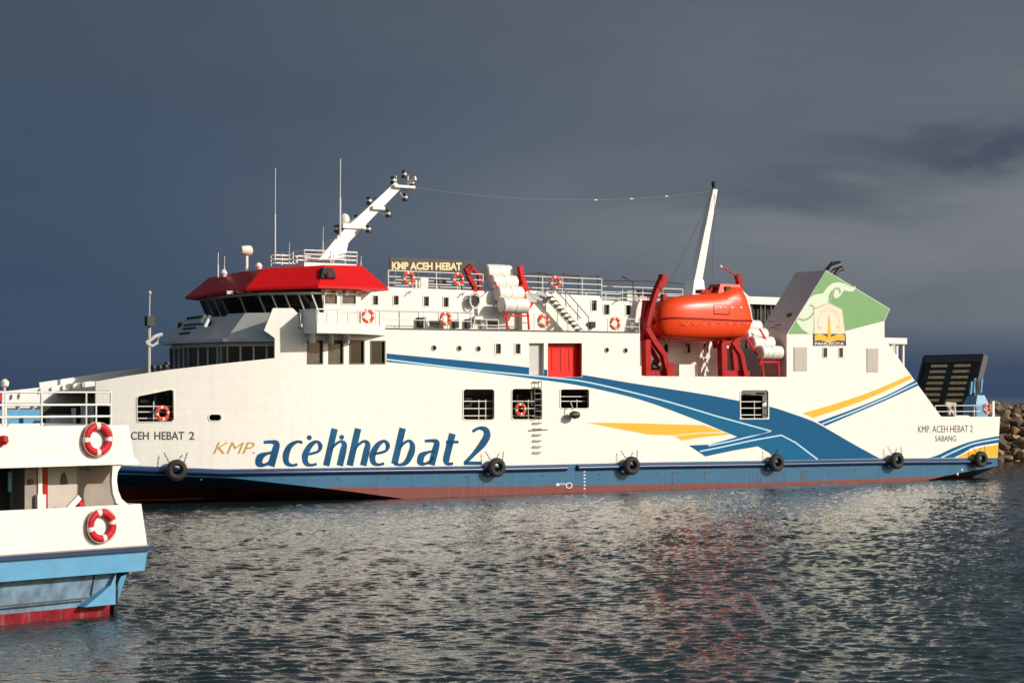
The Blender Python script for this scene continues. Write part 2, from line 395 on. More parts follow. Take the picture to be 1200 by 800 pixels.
def boulder(loc, s, rot, seed):
    bm = bmesh.new(); bmesh.ops.create_icosphere(bm, subdivisions=3, radius=1)
    rnd = random.Random(seed); planes = [(Vector((rnd.gauss(0, 1), rnd.gauss(0, 1), rnd.gauss(0, 1))).normalized(), rnd.uniform(.48, .8)) for _ in range(9)]
    for v in bm.verts:
        for nrm, dd in planes:
            k = v.co.dot(nrm)
            if k > dd: v.co -= nrm * (k - dd) * .93
        v.co += v.co.normalized() * .07 * noise.noise(v.co * 2.3 + Vector((seed, 0, 0)))
    me = bpy.data.meshes.new('boulder')
    for f in bm.faces: f.smooth = True
    bm.to_mesh(me); bm.free(); me.set_sharp_from_angle(angle=R(16)); me.materials.append(rmats[seed % 5])
    o = bpy.data.objects.new('boulder', me); C.objects.link(o); o.location = loc; o.scale = s; o.rotation_euler = rot
    return tag(o, 'angular brown boulder piled on the breakwater behind the ferry stern', 'boulder', 'boulders of the breakwater')
k = 0; x = wx(1128, 152)
for row, (yy, zz) in enumerate([(151.6, .0), (152.3, .6), (153.0, 1.2), (153.8, 1.8), (154.6, 2.4), (155.5, 3.0), (156.6, 3.5), (157.8, 3.95), (159.2, 4.2)]):
    x = wx(1136, yy) + random.uniform(0, .6)
    while x < wx(1222, yy):
        s = random.uniform(.42, .82); k += 1
        boulder((x, yy + random.uniform(-.3, .3), zz + random.uniform(-.2, .2)), (s * random.uniform(.9, 1.35), s, s * random.uniform(.6, .85)), (random.uniform(-.5, .5), random.uniform(-.5, .5), random.uniform(0, 6)), k)
        x += s * 1.35

# ================================================================== THE FERRY
ferry = empty('passenger_ferry', (SH.ox, SH.oy, 0), SHIP_ANG, 'large white passenger ferry with blue waterline, red bridge roof and green funnel', 'ferry')
STRIP = [(60, 540), (145, 545), (261, 549.5), (340, 548.5), (600, 545), (760, 541.5), (900, 539.5), (1032, 537), (1169, 536)]

# openings in the side
wins = [rrect(543, 456, 579, 491.5), rrect(600, 455.5, 635, 491), rrect(657, 456, 690, 478, 2), rrect(868, 457, 900, 490),
        [(163, 464), (200, 456.5), (203, 458), (203.5, 491), (201, 493.5), (163, 494), (161, 492), (161, 466)],
        rrect(245, 485.5, 259, 492.5, 3)]
rects = [(361, 399.5, 377.5, 425.5), (386, 399.5, 401.5, 425.5), (410.5, 399.5, 426, 425.5), (435, 400, 450.5, 425.5), (580.5, 402.5, 587, 414.5), (603.5, 402.5, 610, 414.5)]
doors = [(620, 402, 637.5, 439), (642, 402, 682, 441.5)]
ports = [(508.5, 407.5), (538, 408), (560.5, 408.5), (711, 410), (733, 410.5)]
SC = 1
outline = [(112, 447), (145, 441), (200, 433), (260, 426), (322, 419.5), (322, 396), (309.5, 387), (320, 361), (343, 361), (349, 367), (349, 385), (452, 385.5), (600, 387.5), (750, 390), (750, 440.5), (922, 441.5), (922, 400), (1039, 400), (1075, 450), (1103, 488), (1118, 488), (1121, 486.5), (1134, 486.5), (1137, 488), (1172, 488)]
top_i = len(outline)
low = [(1169, 536), (1100, 536.5), (1032, 537), (960, 538.5), (900, 539.5), (830, 540.5), (760, 541.5), (680, 543.5), (600, 545), (500, 546.5), (420, 547.5), (340, 548.5), (300, 549.2), (261, 549.5), (200, 547.5), (145, 545), (130, 544), (82, 541), (82, 499), (130, 498.5), (130, 476), (112, 474)]
loops = [ppoly(outline + low)] + [ppoly(w) for w in wins] + [ppoly([(a, b), (c, b), (c, d), (a, d)]) for a, b, c, d in rects + doors] + [ppoly(circ(x, y, 3.0)) for x, y in ports]
MB().prism(loops, 0, .10).build('hull_side', M['white'], ferry, bend=True)
# far side and stern closing plates (simple outline, same profile)
fo = MB().prism([ppoly([(112, 447), (322, 419.5), (349, 385), (750, 390), (750, 440.5), (922, 441.5), (922, 400), (1039, 400), (1103, 488), (1172, 488), (1169, 536), (600, 545), (261, 549.5), (130, 544)])], -.1, 0)
o = fo.build('far_hull_side', M['white'], ferry, bend=True)
for v in o.data.vertices: v.co.y = BEAM - v.co.y
Xst = hpx(1170, 500).x
zst = hpx(1172, 488).z; zs0 = hpx(1169, 536).z
MB().box(Xst - .12, Xst - .02, .1, BEAM - .1, zs0, zst).build('stern_plate', M['white'], ferry)

# lower hull: blue, red below, the forefoot and the counter tucked under
def lower_hull():
    xs = list(range(60, 1170, 12)) + [1169]
    nrow = 8; grid = []; mats = []
    for x in xs:
        ys_ = hull_z(STRIP, x); pt = hpx(x, ys_); X, Y0, zt = pt
        bt = hpx(x, hull_z([(60, 572), (300, 571), (600, 569.5), (900, 565), (1050, 559.5), (1169, 556)], x)).z
        # knuckle height, from the forefoot line running down aft
        zk = -2.0
        if x < 560: zk = hpx(x, hull_z([(60, 553), (265, 559), (400, 574), (480, 585), (560, 600)], x)).z
        if x > 1040: zk = max(zk, hpx(x, hull_z([(1040, 575), (1100, 559), (1140, 551), (1169, 546)], x)).z)
        zk = min(zk, zt - .42); kf = 4.6 if x < 600 else 2.8
        col = []
        for z in sorted({zt, zt - .25, max(bt, -.9), zk if zk > -.9 else -.35, .05, -.3, -.6, -.9}, reverse=True):
            col.append((z, Y0 + max(0, zk - z) * kf))
        while len(col) < nrow: col.append((col[-1][0] - .001, col[-1][1]))
        grid.append([(X, min(y, BEAM / 2 - .3), z) for z, y in col[:nrow]]); mats.append(bt)
    mb = MB()
    for side in (0, 1):
        vs = [((x, BEAM - y, z) if side else (x, y, z)) for col in grid for x, y, z in col]; o = len(mb.v); mb.v += vs
        for i in range(len(grid) - 1):
            for k in range(nrow - 1):
                a = i * nrow + k; zc = (grid[i][k][2] + grid[i][k + 1][2]) / 2
                mb.f.append((o + a, o + a + nrow, o + a + nrow + 1, o + a + 1)); mb.m.append(1 if zc < mats[i] - .01 else 0)
    # bow and stern closing, keel
    n = len(grid) * nrow
    for i in (0, len(grid) - 1):
        for k in range(nrow - 1):
            a = i * nrow + k; mb.f.append((a, a + 1, n + a + 1, n + a)); mb.m.append(0)
    mb.build('lower_hull', [M['blue'], M['boot']], ferry)
lower_hull()
# half-round rubbing strakes
def strake(x0, x1):
    mb = MB(); xs = [x0 + (x1 - x0) * i / 60 for i in range(61)]; pts = []
    vs = []; n = 9
    for x in xs:
        c = hpx(x, hull_z(STRIP, x) + 4.6)
        vs += [(c.x, c.y - .22 * math.cos(t), c.z + .16 * math.sin(t)) for t in [R(-90 + 180 * k / (n - 1)) for k in range(n)]]
    fs = [(i * n + k, (i + 1) * n + k, (i + 1) * n + k + 1, i * n + k + 1) for i in range(60) for k in range(n - 1)] + [tuple(range(n)), tuple(range(60 * n, 61 * n))]
    mb.add(vs, fs); mb.build('rubbing_strake', M['navy'], ferry, smooth=True)
strake(62, 663); strake(676, 1160)

# decks
zb = 8.70; XA = hpx(349, 385).x; XR0 = hpx(750, 440).x; XR1 = hpx(922, 440).x
MB().box(XA, XR0, .1, BEAM - .1, zb - .12, zb - .02).build('boat_deck', M['grey'], ferry)
MB().box(XR0 - 1, XR1 + 6, .1, BEAM - .1, 6.22, 6.34).build('embarkation_deck', M['redd'], ferry)
MB().box(XR1, hpx(1100, 488).x, .1, BEAM - .1, 3.0, 3.1).box(hpx(1040, 488).x, Xst - .1, .1, BEAM - .1, 3.0, 3.08).build('stern_deck', M['grey'], ferry)
MB().box(-9, Xst - .2, .4, BEAM - .4, 2.2, 2.3).build('car_deck', M['dark'], ferry)
# sloping foredeck between the bow bulwarks
pa, pb = hpx(128, 444), hpx(322, 419)
mb = MB(); fd = []
for i in range(13):
    X = pa.x + (pb.x + .4 - pa.x) * i / 12; z = pa.z + (pb.z - pa.z) * i / 12 - .55; fd.append((X, yup(X) + .1, z))
vs = fd + [(x, BEAM - y, z) for x, y, z in fd] + [(x, y, z - .12) for x, y, z in fd] + [(x, BEAM - y, z - .12) for x, y, z in fd]
mb.add(vs, [(i, i + 1, 14 + i, 13 + i) for i in range(12)] + [(26 + i, 39 + i, 40 + i, 27 + i) for i in range(12)] + [(0, 13, 39, 26)])
mb.build('foredeck', M['grey'], ferry)
# forward end of the far bulwark seen across the open bow, with its brackets
YF = BEAM - 2.6
mb = MB().prism([ypoly([(4, 458.5), (45, 454), (105, 446.6), (118, 446.5), (118, 500), (4, 500)], YF)], YF, YF + .1)
far = mb.build('bow_bulwark', M['white'], ferry)
mb = MB()
for x, y in [(14, 464), (23, 463), (47, 457), (60, 456), (73, 454), (84, 452), (96, 450), (21, 477), (38, 477), (74, 476)]:
    p = SH.px(x, y, YF); mb.box(p.x - .03, p.x + .03, YF - .16, YF, p.z - .12, p.z + .1)
mb.each('bracket', M['wpaint'], far)
mb = MB()
for pl in ([(4, 472.5), (100, 472.5), (108, 462.5), (130, 462)], [(60, 481), (86, 480.5)], [(40, 490), (60, 490), (66, 488.5), (90, 489)]):
    mb.tube([SH.px(x, y, YF - .5) for x, y in pl], .05, 6)
mb.each('bow_pipe', M['lgrey'], ferry)
# bow opening with its stowed blue ramp
mb = MB(); a, b = SH.px(-10, 480, 6.2), SH.px(47, 483, 6.2)
mb.box(a.x, b.x, 6.2, 6.5, 2.6, a.z)
for x in (4, 26): p = SH.px(x, 492, 6.1); mb.box(p.x, p.x + .7, 5.9, 6.2, 3.0, p.z + .2)
mb.each('bow_ramp', M['ltblue'], ferry)
mb = MB(); p = SH.px(48, 484, 7.0); q = SH.px(130, 476, 4.0)
mb.box(p.x, q.x + 1, 6.9, 7.0, 2.2, q.z)
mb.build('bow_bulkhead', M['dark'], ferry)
mb = MB()
for x0, y0, x1, y1 in [(86, 478, 89, 499), (97, 476, 101, 499), (106, 475, 110, 499)]:
    p = SH.px(x0, y0, 3.4); q = SH.px(x1, y1, 3.4); mb.box(p.x, q.x, 3.4, 3.7, q.z, p.z)
p, q = SH.px(60, 481, 4.6), SH.px(86, 499, 4.6); mb.box(p.x, q.x, 4.6, 5.4, q.z, p.z - .2)
mb.each('bow_frame', M['lgrey'], ferry)

# car deck inner casing behind the side openings
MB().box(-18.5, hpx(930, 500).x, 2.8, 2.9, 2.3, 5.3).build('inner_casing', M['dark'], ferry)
mb = MB()
for x0, y0, x1, y1 in ((545, 466, 553, 469), (545, 474, 553, 477), (551, 466, 553, 477), (606, 462, 607, 489), (622, 458, 624, 475), (660, 462, 674, 464.5), (684, 459, 685, 476), (872, 462, 880, 464), (888, 460, 896, 462), (166, 468, 176, 472), (182, 462, 184, 474), (196, 460, 198, 476)):
    a, b = hpx(x0, y1, 2.0), hpx(x1, y0, 2.0); mb.box(a.x, b.x, a.y, a.y + .15, a.z, b.z)
mb.each('deck_fitting', M['steel'], ferry)
# ---- window fittings
def win_rails(loopbox, bars, posts, inner=.35, ring=None):
    x0, y0, x1, y1 = loopbox; mb = MB()
    for y in bars: a, b = hpx(x0, y, inner), hpx(x1, y, inner); mb.tube([(a.x - .15, a.y, a.z), (b.x + .15, b.y, b.z)], .028, 6)
    for x in posts: a, b = hpx(x, y0 + 12, inner), hpx(x, y1 + 3, inner); mb.tube([a, b], .026, 6)
    mb.each('opening_rail', M['wpaint'], ferry)
win_rails((543, 456, 579, 491), (470, 478.5, 487), (561, 569))
win_rails((600, 456, 635, 491), (470, 478.5, 487), (619,))
win_rails((657, 456, 690, 478), (464.5, 470), (676,))
win_rails((868, 457, 900, 490), (470.5, 478, 486), (884,))
win_rails((161, 458, 204, 494), (476, 482.5, 490), (180,))
# frames round the car deck openings
def frame_ring(loop, grow=1.35, proud=.03, m='white', name='opening_frame'):
    cx = sum(p[0] for p in loop) / len(loop); cy = sum(p[1] for p in loop) / len(loop)
    def g(p, k):
        dx, dy = p[0] - cx, p[1] - cy; l = math.hypot(dx, dy); return (p[0] + dx / l * k, p[1] + dy / l * k)
    mb = MB().prism([ppoly([g(p, grow) for p in loop]), ppoly(loop)], -proud, .12)
    return mb.build(name, M[m], ferry, bend=True)
for w in wins: frame_ring(w)
def rectloop(a, b, c, d): return [(a, b), (c, b), (c, d), (a, d)]
for i, (a, b, c, d) in enumerate(rects):
    fr = MB().prism([ppoly(rectloop(a - 1, b - 1, c + 1, d + 1)), ppoly(rectloop(a + .3, b + .3, c - .3, d - .3))], -.03, .09).build('window', M['ink' if i < 4 else 'wpaint'], ferry, bend=True)
    MB().prism([ppoly(rectloop(a - .5, b - .5, c + .5, d + .5))], .10, .14).build('pane', M['glassc' if i < 2 else 'glass'], fr, bend=True)
for x, y in ports:
    p = hpx(x, y)
    fr = MB().lathe([(0, .155), (-.035, .16), (-.035, .125), (.09, .125)], (p.x, p.y, p.z), 'Y', 18, cap=False).build('porthole', M['lgrey'], ferry, smooth=True)
    MB().lathe([(.07, .13), (.09, .13)], (p.x, p.y, p.z), 'Y', 18).build('pane', M['glass'], fr)
# doors
def recess(a, b, c, d, dep, mwall, mdoor, name):
    p0, p1 = hpx(a, d), hpx(c, b); X0, X1, Z0, Z1 = p0.x, p1.x, min(p0.z, hpx(c, d).z), max(p1.z, hpx(a, b).z)
    mb = MB().box(X0 - .05, X0, .1, dep + .05, Z0, Z1).box(X1, X1 + .05, .1, dep + .05, Z0, Z1).box(X0, X1, .1, dep, Z1, Z1 + .05).box(X0, X1, .1, dep, Z0 - .05, Z0)
    w = mb.build(name + '_frame', M[mwall], ferry)
    return MB().box(X0, X1, dep, dep + .06, Z0, Z1), X0, X1, Z0, Z1
mb, X0, X1, Z0, Z1 = recess(*doors[1], .42, 'redd', 'rdoor', 'side_door')  # jambs a deeper red than the door, painting in the recess shade
dr = mb.build('side_door', M['rdoor'], ferry)
mb = MB().box(X0 + .12, X1 - .12, .395, .415, Z0 + .25, Z0 + .31).box(X0 + .12, X1 - .12, .395, .415, Z1 - .3, Z1 - .24)
for t in (.25, .5, .75): mb.box(X0 + (X1 - X0) * t - .02, X0 + (X1 - X0) * t + .02, .39, .415, Z0 + .31, Z1 - .3)
mb.build('stiffener', M['rdoor'], dr)
mb, X0, X1, Z0, Z1 = recess(*doors[0], .25, 'lgrey', 'grey', 'pilot_door')
mb.build('pilot_door', M['lgrey'], ferry)

# ---- the side paint: stripes and lettering lie a few millimetres proud of the plating
def decal(name, polys, m, lift=.006, parent=ferry):
    mb = MB()
    for p in polys: mb.prism([ppoly(p)], -lift, -lift + .004)
    return mb.build(name, M[m], parent, bend=True)
upper_e = smoothpts([(453, 414), (500, 418.5), (560, 424), (620, 430.5), (682, 439), (745, 449.5), (820, 461), (866, 469.5), (901, 476), (927, 484), (954, 494), (975, 505.5), (1000, 520), (1020, 531), (1031, 536.8)])
lower_e = smoothpts([(453, 424), (500, 428.5), (560, 435.5), (620, 443), (680, 451.7), (750, 468), (810, 489.5), (843, 503), (864, 511.6)])
def clipx(pts, a, b): return [p for p in pts if a <= p[0] <= b]
blue = upper_e + [(960, 538.2), (910, 539.2), (904, 532), (888, 522.8), (860, 527.5), (826.5, 534.5), (807, 521.7), (832, 520.5)] + lower_e[::-1]
def minus_boxes(poly, boxes):
    # drop the parts of a stripe that would cross a door or an opening, with bmesh cuts
    out = MB(); bm = bmesh.new(); L = ppoly(poly); tr = tessellate_polygon([[Vector((x, z, 0)) for x, z in L]])
    vs = [bm.verts.new((x, 0, z)) for x, z in L]
    for t in tr:
        try: bm.faces.new([vs[i] for i in t])
        except ValueError: pass
    for a, b, c, d in boxes:
        p0, p1 = hpx(a, d), hpx(c, b)
        for co, no in (((p0.x, 0, 0), (1, 0, 0)), ((p1.x, 0, 0), (1, 0, 0)), ((0, 0, p0.z), (0, 0, 1)), ((0, 0, p1.z), (0, 0, 1))):
            bmesh.ops.bisect_plane(bm, geom=bm.verts[:] + bm.edges[:] + bm.faces[:], plane_co=co, plane_no=no, dist=1e-5)
        dead = [f for f in bm.faces if p0.x < f.calc_center_median().x < p1.x and p0.z < f.calc_center_median().z < p1.z]
        bmesh.ops.delete(bm, geom=dead, context='FACES')
    bm.verts.index_update(); V = [v.co.copy() for v in bm.verts]; Fs = [[v.index for v in f.verts] for f in bm.faces]; bm.free()
    return V, Fs
def stripe(name, polys, m, lift, boxes):
    mb = MB()
    for p in polys:
        V, Fs = minus_boxes(p, boxes); mb.add([(v.x, -lift, v.z) for v in V], Fs)
    return mb.build(name, M[m], ferry)
hb = [(620, 400, 637.5, 439), (641.5, 400, 682.5, 441.5), (866.6, 455.6, 901.4, 491.4)]
stripe('livery_stripe', [blue], 'stripe', .004, hb)
L1 = smoothpts([(453, 421), (530, 430.5), (580, 435.8), (642, 441.8), (690, 448), (770, 467), (840, 487.5)]) + [(904, 505), (878, 511.5), (855, 517), (830, 522)]
light = clipx(smoothpts([(453, 421), (530, 430.5), (580, 435.8), (642, 441.8), (690, 448), (770, 467), (840, 487.5), (902, 505)]), 0, 905) + [(866, 511.3)] + lower_e[::-1][1:]
stripe('livery_panel', [light, [(820, 529), (826.5, 534), (860, 527), (888, 522.4), (904, 531.6), (910, 538.8), (956, 538), (931, 519), (915.5, 510.5), (880, 517)]], 'stripel', .008, hb)
L2 = [(820, 528.6), (848, 523), (880, 516), (915.5, 509.6), (932, 518.2), (958, 538)]
stripe('livery_line', [ribbon(L1, 1.7), ribbon(L2, 1.7)], 'pale', .012, hb)
decal('livery_flash', [[(687, 494.8), (740, 495.5), (825, 497.9), (842, 503.5), (855, 508.8), (820, 512.3), (799, 515.9), (790, 510), (760, 508.8), (722, 501.8)]], 'yellow')
decal('livery_flash', [smoothpts([(940, 484.3), (975, 474), (1020, 459), (1066, 439.3)]) + [(1069, 443.2)] + smoothpts([(1069, 443.2), (1024, 464), (990, 477), (953, 489.3)])], 'yellow')
decal('livery_line', [ribbon([(791, 510.2), (822, 507), (848, 506.5)], 1)], 'bandw', .010)
decal('livery_band', [smoothpts([(958, 494.2), (1000, 479), (1040, 462.5), (1073, 445.4)]) + [(1077, 451)] + smoothpts([(1077, 451), (1040, 468), (1000, 485), (967, 499)])[1:]], 'stripe')
decal('livery_line', [ribbon([(963, 496.6), (1000, 482.2), (1040, 465.2), (1074.6, 448.4)], 1.7)], 'pale', .010)
decal('livery_band', [smoothpts([(1088, 536.3), (1100, 532.5), (1117, 524.5), (1140, 516.5), (1170.6, 510.5)]) + [(1170, 518.5)] + smoothpts([(1170, 518.5), (1142, 523.5), (1128, 531), (1118, 536)])[1:]], 'stripe')
decal('livery_line', [ribbon(smoothpts([(1103, 536), (1120, 528), (1141, 519.5), (1170.3, 514)]), 1.7)], 'pale', .010)
decal('livery_flash', [smoothpts([(1121, 535.8), (1134, 529.5), (1150, 524), (1169.9, 520.5)]) + [(1169.2, 535.4), (1121, 535.9)]], 'yellow')

def hp(lift): return lambda x, y: hpx(x, y, -lift)
# the big name: glyphs drawn one by one as broad-pen strokes, slanting
def glyph_strokes():
    """unit glyphs: x 0..w, y 0 baseline, 1 x-height; list of (points, widths)"""
    T, t = .31, .13
    bowl = lambda: None
    g = {}
    g['a'] = (.95, [([(.12, .98), (.45, 1.0), (.70, .93), (.72, .62), (.70, 0)], [t, t + .02, T * .8, T, T]), ([(.70, .57), (.38, .52), (.13, .38), (.14, .12), (.38, .05), (.62, .18), (.70, .34)], [t, t, T, T, t, t, t])])
    g['c'] = (.78, [([(.78, .96), (.52, 1.0), (.22, .82), (.13, .48), (.24, .15), (.52, .03), (.78, .07)], [t, t, T * .8, T, T * .8, t, t])])
    g['e'] = (.90, [([(.14, .46), (.40, .50), (.74, .60), (.78, .82), (.56, 1.0), (.28, .84), (.14, .45), (.26, .13), (.52, .03), (.80, .08)], [t * .7, t, t, T * .7, t, T * .8, T, T * .8, t, t])])
    g['h'] = (.98, [([(.14, 0), (.14, 1.52)], [T, T]), ([(.18, .62), (.34, .86), (.58, 1.0), (.78, .88), (.80, .6), (.80, 0)], [t * .6, t, t, T * .8, T, T])])
    g['b'] = (.95, [([(.14, .05), (.14, 1.52)], [T, T]), ([(.18, .62), (.36, .90), (.60, 1.0), (.80, .80), (.82, .48), (.70, .14), (.44, .02), (.12, .06)], [t * .6, t, t, T * .8, T, T * .8, t, t])])
    g['t'] = (.62, [([(.24, 1.28), (.22, .6), (.23, .2), (.36, .04), (.60, .06)], [T, T, T, t * 1.3, t]), ([(.02, .94), (.62, .94)], [t, t])])
    g['2'] = (.95, [([(.12, 1.36), (.36, 1.5), (.66, 1.44), (.80, 1.2), (.70, .86), (.42, .44), (.14, .08)], [t, t, T * .8, T, T, t * 1.4, t * 1.2]), ([(.08, .06), (.88, .06)], [t * 1.2, t * 1.2])])
    return g
def big_name():
    g = glyph_strokes(); mb = MB(); sl = .27; base = lambda x: 546 - .0075 * (x - 300); xh = 28.5
    place = [('a', 299, 27), ('c', 329, 25), ('e', 351.5, 24.5), ('h', 379, 24.5), ('h', 406.5, 24.5), ('e', 430.5, 24.5), ('b', 458.5, 25), ('a', 488.5, 25), ('t', 516, 25), ('2', 541, 27)]
    for ch, x0, w in place:
        wd, strokes = g[ch]; s = w / .95 * .95
        for pts, ws in strokes:
            k = 6; sp = smoothpts(pts, k) if len(pts) > 2 else pts
            wi = []
            for i in range(len(sp)):
                f = i / (len(sp) - 1) * (len(ws) - 1); j = min(int(f), len(ws) - 2); wi.append((ws[j] + (ws[j + 1] - ws[j]) * (f - j)) * s)
            pp = [(x0 + (p[0] + sl * p[1]) * s * .98, base(x0) - p[1] * xh) for p in sp]
            # broad strokes as chains of quads so that they never self-cross
            L = ribbon(pp, wi); n = len(pp)
            vs = [hpx(x, y, -.010) for x, y in L]
            mb.add(vs, [(i, i + 1, 2 * n - 2 - i, 2 * n - 1 - i) for i in range(n - 1)])
    for x, y in ((362.5, 512.5), (400.5, 512)):
        mb.add([hpx(a, b, -.010) for a, b in circ(x, y, 2.9)], [tuple(range(14))])
    thicken(mb.build('name_lettering', M['letter'], ferry), .004)
big_name()
mb = MB(); letters(mb, 'KMP.', (250, 518, 299, 531.5), hp(.01), shear=.35, bold=-.004); thicken(mb.build('prefix_lettering', M['gold'], ferry), .004)
mb = MB(); [letters(mb, t, (a, 505.5, b, 515), hp(.01), bold=.012) for t, a, b in (('KMP.', 100, 128), ('A', 143, 151.5), ('CEH', 153.5, 174.5), ('HEBAT', 181, 216), ('2', 221.5, 228))]; thicken(mb.build('bow_name_lettering', M['ink'], ferry), .004)
mb = MB(); letters(mb, 'KMP. ACEH HEBAT 2', (1076, 498.8, 1140, 506.8, -.8), hp(.01)); letters(mb, 'SABANG', (1096, 510.4, 1120.5, 517, -.3), hp(.01))
thicken(mb.build('stern_name_lettering', M['ink'], ferry), .004)
# draught marks and a small load mark on the blue band
mb = MB()
for y in (549, 553, 557, 561, 565, 569, 573): a = hpx(684, y, -.012); mb.box(a.x, a.x + (.12 if y % 2 else .2), a.y, a.y + .004, a.z, a.z + .07)
letters(mb, 'F', (652, 566, 663, 569), hp(.012), bold=.01); letters(mb, 'O', (663, 565, 671, 572), hp(.012))
for x0, y0 in ((1121, 553), (1126, 548)): letters(mb, '4', (x0, y0, x0 + 2.4, y0 + 4), hp(.012), bold=.01)
thicken(mb.build('draught_marks', M['bandw'], ferry), .003)
# drain stains and scuppers on the blue band
mb = MB(); rnd = random.Random(5)
for x in [236, 332, 395, 456, 545, 549, 636, 702, 789, 828, 872, 882, 943, 1003, 770, 794]:
    a = hpx(x, hull_z(STRIP, x) + 12, -.01); mb.box(a.x - .05, a.x + .05, a.y, a.y + .01, a.z - .08, a.z)
mb.each('scupper', M['black'], ferry)
mb = MB()
for x, l, w in [(786, 18, 3), (790, 20, -3), (887, 17, 2), (892, 18, -1), (905, 20, 0), (911, 17, 4), (916, 16, 6), (938, 12, 0), (942, 12, 0), (946, 10, 0), (549, 18, 0), (826, 12, 0)]:
    y0 = hull_z(STRIP, x) + 12; mb.prism([ppoly([(x - .5, y0), (x + .5, y0), (x + .7 + w, y0 + l), (x - .3 + w, y0 + l)])], -.008, -.005)
mb.each('rust_stain', M['ink'], ferry)

# rung ladder welded on the side
mb = MB(); yy = 447.0
while yy < 536:
    if not (455 < yy < 491): pass
    a, b = hpx(626.5, yy, -.14), hpx(634.5, yy, -.14)
    mb.tube([(a.x, 0, a.z), a, b, (b.x, 0, b.z)], .028, 6); yy += 6.9
for x in (626.5, 634.5): mb.tube([hpx(x, 446, -.14), hpx(x, 492 if x < 630 else 492, -.14)], .018, 6)
mb.each('rung_ladder', M['grey'], ferry)
mb = MB().tube([hpx(620, 504, -.05), hpx(642, 503, -.05)], .03, 6); mb.build('hull_bar', M['steel'], ferry)
mb = MB().bar(hpx(440, 384.6, -.02), hpx(749, 389.4, -.02), .05, .06); mb.build('deck_edge_shadow', M['ink'], ferry)  # dark strip painting in the shadow at the deckhouse foot
# lamp hanging out of the opening on an arm
mb = MB().tube([hpx(668, 470, .1), hpx(670.5, 476, -.35), hpx(671.5, 484, -.4)], .04, 8); arm = mb.build('lamp_arm', M['lgrey'], ferry)
p = hpx(673.5, 486, -.4); MB().lathe([(-.28, .05), (-.25, .16), (0, .22), (.25, .16), (.28, .05)], p, 'X', 14).build('hanging_lamp', M['black'], arm, smooth=True)

# ================= superstructure
# --- forward deckhouse under the bridge: dark windows looking over the bow
def plan_wall(plan, z0, z1, lean=0):
    """list of (X,Y) -> quads; lean pushes the top outward (towards -X)"""
    mb = MB(); n = len(plan)
    vs = [(x, y, z0) for x, y in plan] + [(x - lean, y, z1) for x, y in plan]
    mb.add(vs, [(i, i + 1, n + i + 1, n + i) for i in range(n - 1)]); return mb
Yn = yup(-14.2)
p1 = [(-13.4, .35), (-15.3, 2.4), (-15.9, 5.8), (-15.5, BEAM - 2.4), (-13.4, BEAM - .35)]
zf0, zf1 = 5.9, 7.95
def offset_plan(pl, k): return [(x - k, y) for x, y in pl]
fh = MB()
def solid(mb, plan, back, z0, z1, mi=0):
    pts = plan + [(back, plan[-1][1]), (back, plan[0][1])]; n = len(pts)
    mb.add([(x, y, z0) for x, y in pts] + [(x, y, z1) for x, y in pts], [tuple(range(n)), tuple(range(n, 2 * n))] + [(i, (i + 1) % n, n + (i + 1) % n, n + i) for i in range(n)], mi); return mb
solid(fh, p1, XA, zf0, zf1).build('forward_house', M['lgrey'], ferry)  # grey colour carries the shade of the sunless front
# window panels with mullions
def glazing(plan, z0, z1, npan, proud, name, lean=0, mull=.07, gm='glass'):
    g = MB(); mm = MB()
    pts = [Vector((x - proud, y, 0)) for x, y in plan]
    for i in range(len(pts) - 1):
        a, b = pts[i], pts[i + 1]; k = npan[i]
        if k == 0: continue
        A0, B0 = Vector((a.x, a.y, z0)), Vector((b.x, b.y, z0)); A1, B1 = Vector((a.x - lean, a.y, z1)), Vector((b.x - lean, b.y, z1))
        g.add([A0, B0, B1, A1], [(0, 1, 2, 3)])
        for j in range(k + 1):
            t = j / k; mm.bar(A0.lerp(B0, t) + Vector((-.03, 0, 0)), A1.lerp(B1, t) + Vector((-.03, 0, 0)), mull, mull)
        off = Vector((-.03, 0, 0)); mm.bar(A0 + off, B0 + off, mull, mull); mm.bar(A1 + off, B1 + off, mull, mull)
    w = g.build(name, M[gm], ferry); mm.build('mullion', M['lgrey'], w); return w
glazing(p1, 6.5, 7.78, [4, 4, 4, 3], .04, 'forward_windows')
# side recess window under the cheek
MB().box(-13.35, -12.2, .30, .34, 6.9, 7.85).build('side_pane', M['glass'], ferry)
# brow above those windows
p2 = [(-13.6, .12), (-15.7, 2.2), (-16.5, 5.8), (-16.1, BEAM - 2.2), (-13.6, BEAM - .12)]
solid(MB(), p2, XA, 7.96, 8.12).build('brow', M['lgrey'], ferry)  # toned grey as well, shade included in the colour
# sloped screen above the brow (leans back), greyed to paint in its shade, the far part lower with slots
def screen(plan, z0, z1, lean):
    mb = plan_wall(plan, z0, z1, -lean); n = len(plan)
    mb.add([(x + .08, y, z0) for x, y in plan] + [(x + lean + .08, y, z1) for x, y in plan], [(i, i + 1, n + i + 1, n + i) for i in range(n - 1)])
    m0 = len(mb.v) - 4 * n
    mb.f += [(m0 + n + i, m0 + n + i + 1, m0 + 3 * n + i + 1, m0 + 3 * n + i) for i in range(n - 1)]; mb.m += [0] * (n - 1)
    return mb
PF = [(-13.5, .25), (-15.45, 2.3), (-16.2, 5.8), (-15.85, BEAM - 2.3), (-13.5, BEAM - .25)]
screen(PF[:2] + [(-15.75, 3.7)], 8.12, 9.42, 1.0).build('bridge_front_screen', M['lgrey'], ferry)
bfb = screen([(-15.752, 3.71)] + PF[2:], 8.12, 9.3, .95).build('bridge_front_bulwark', M['lgrey'], ferry)
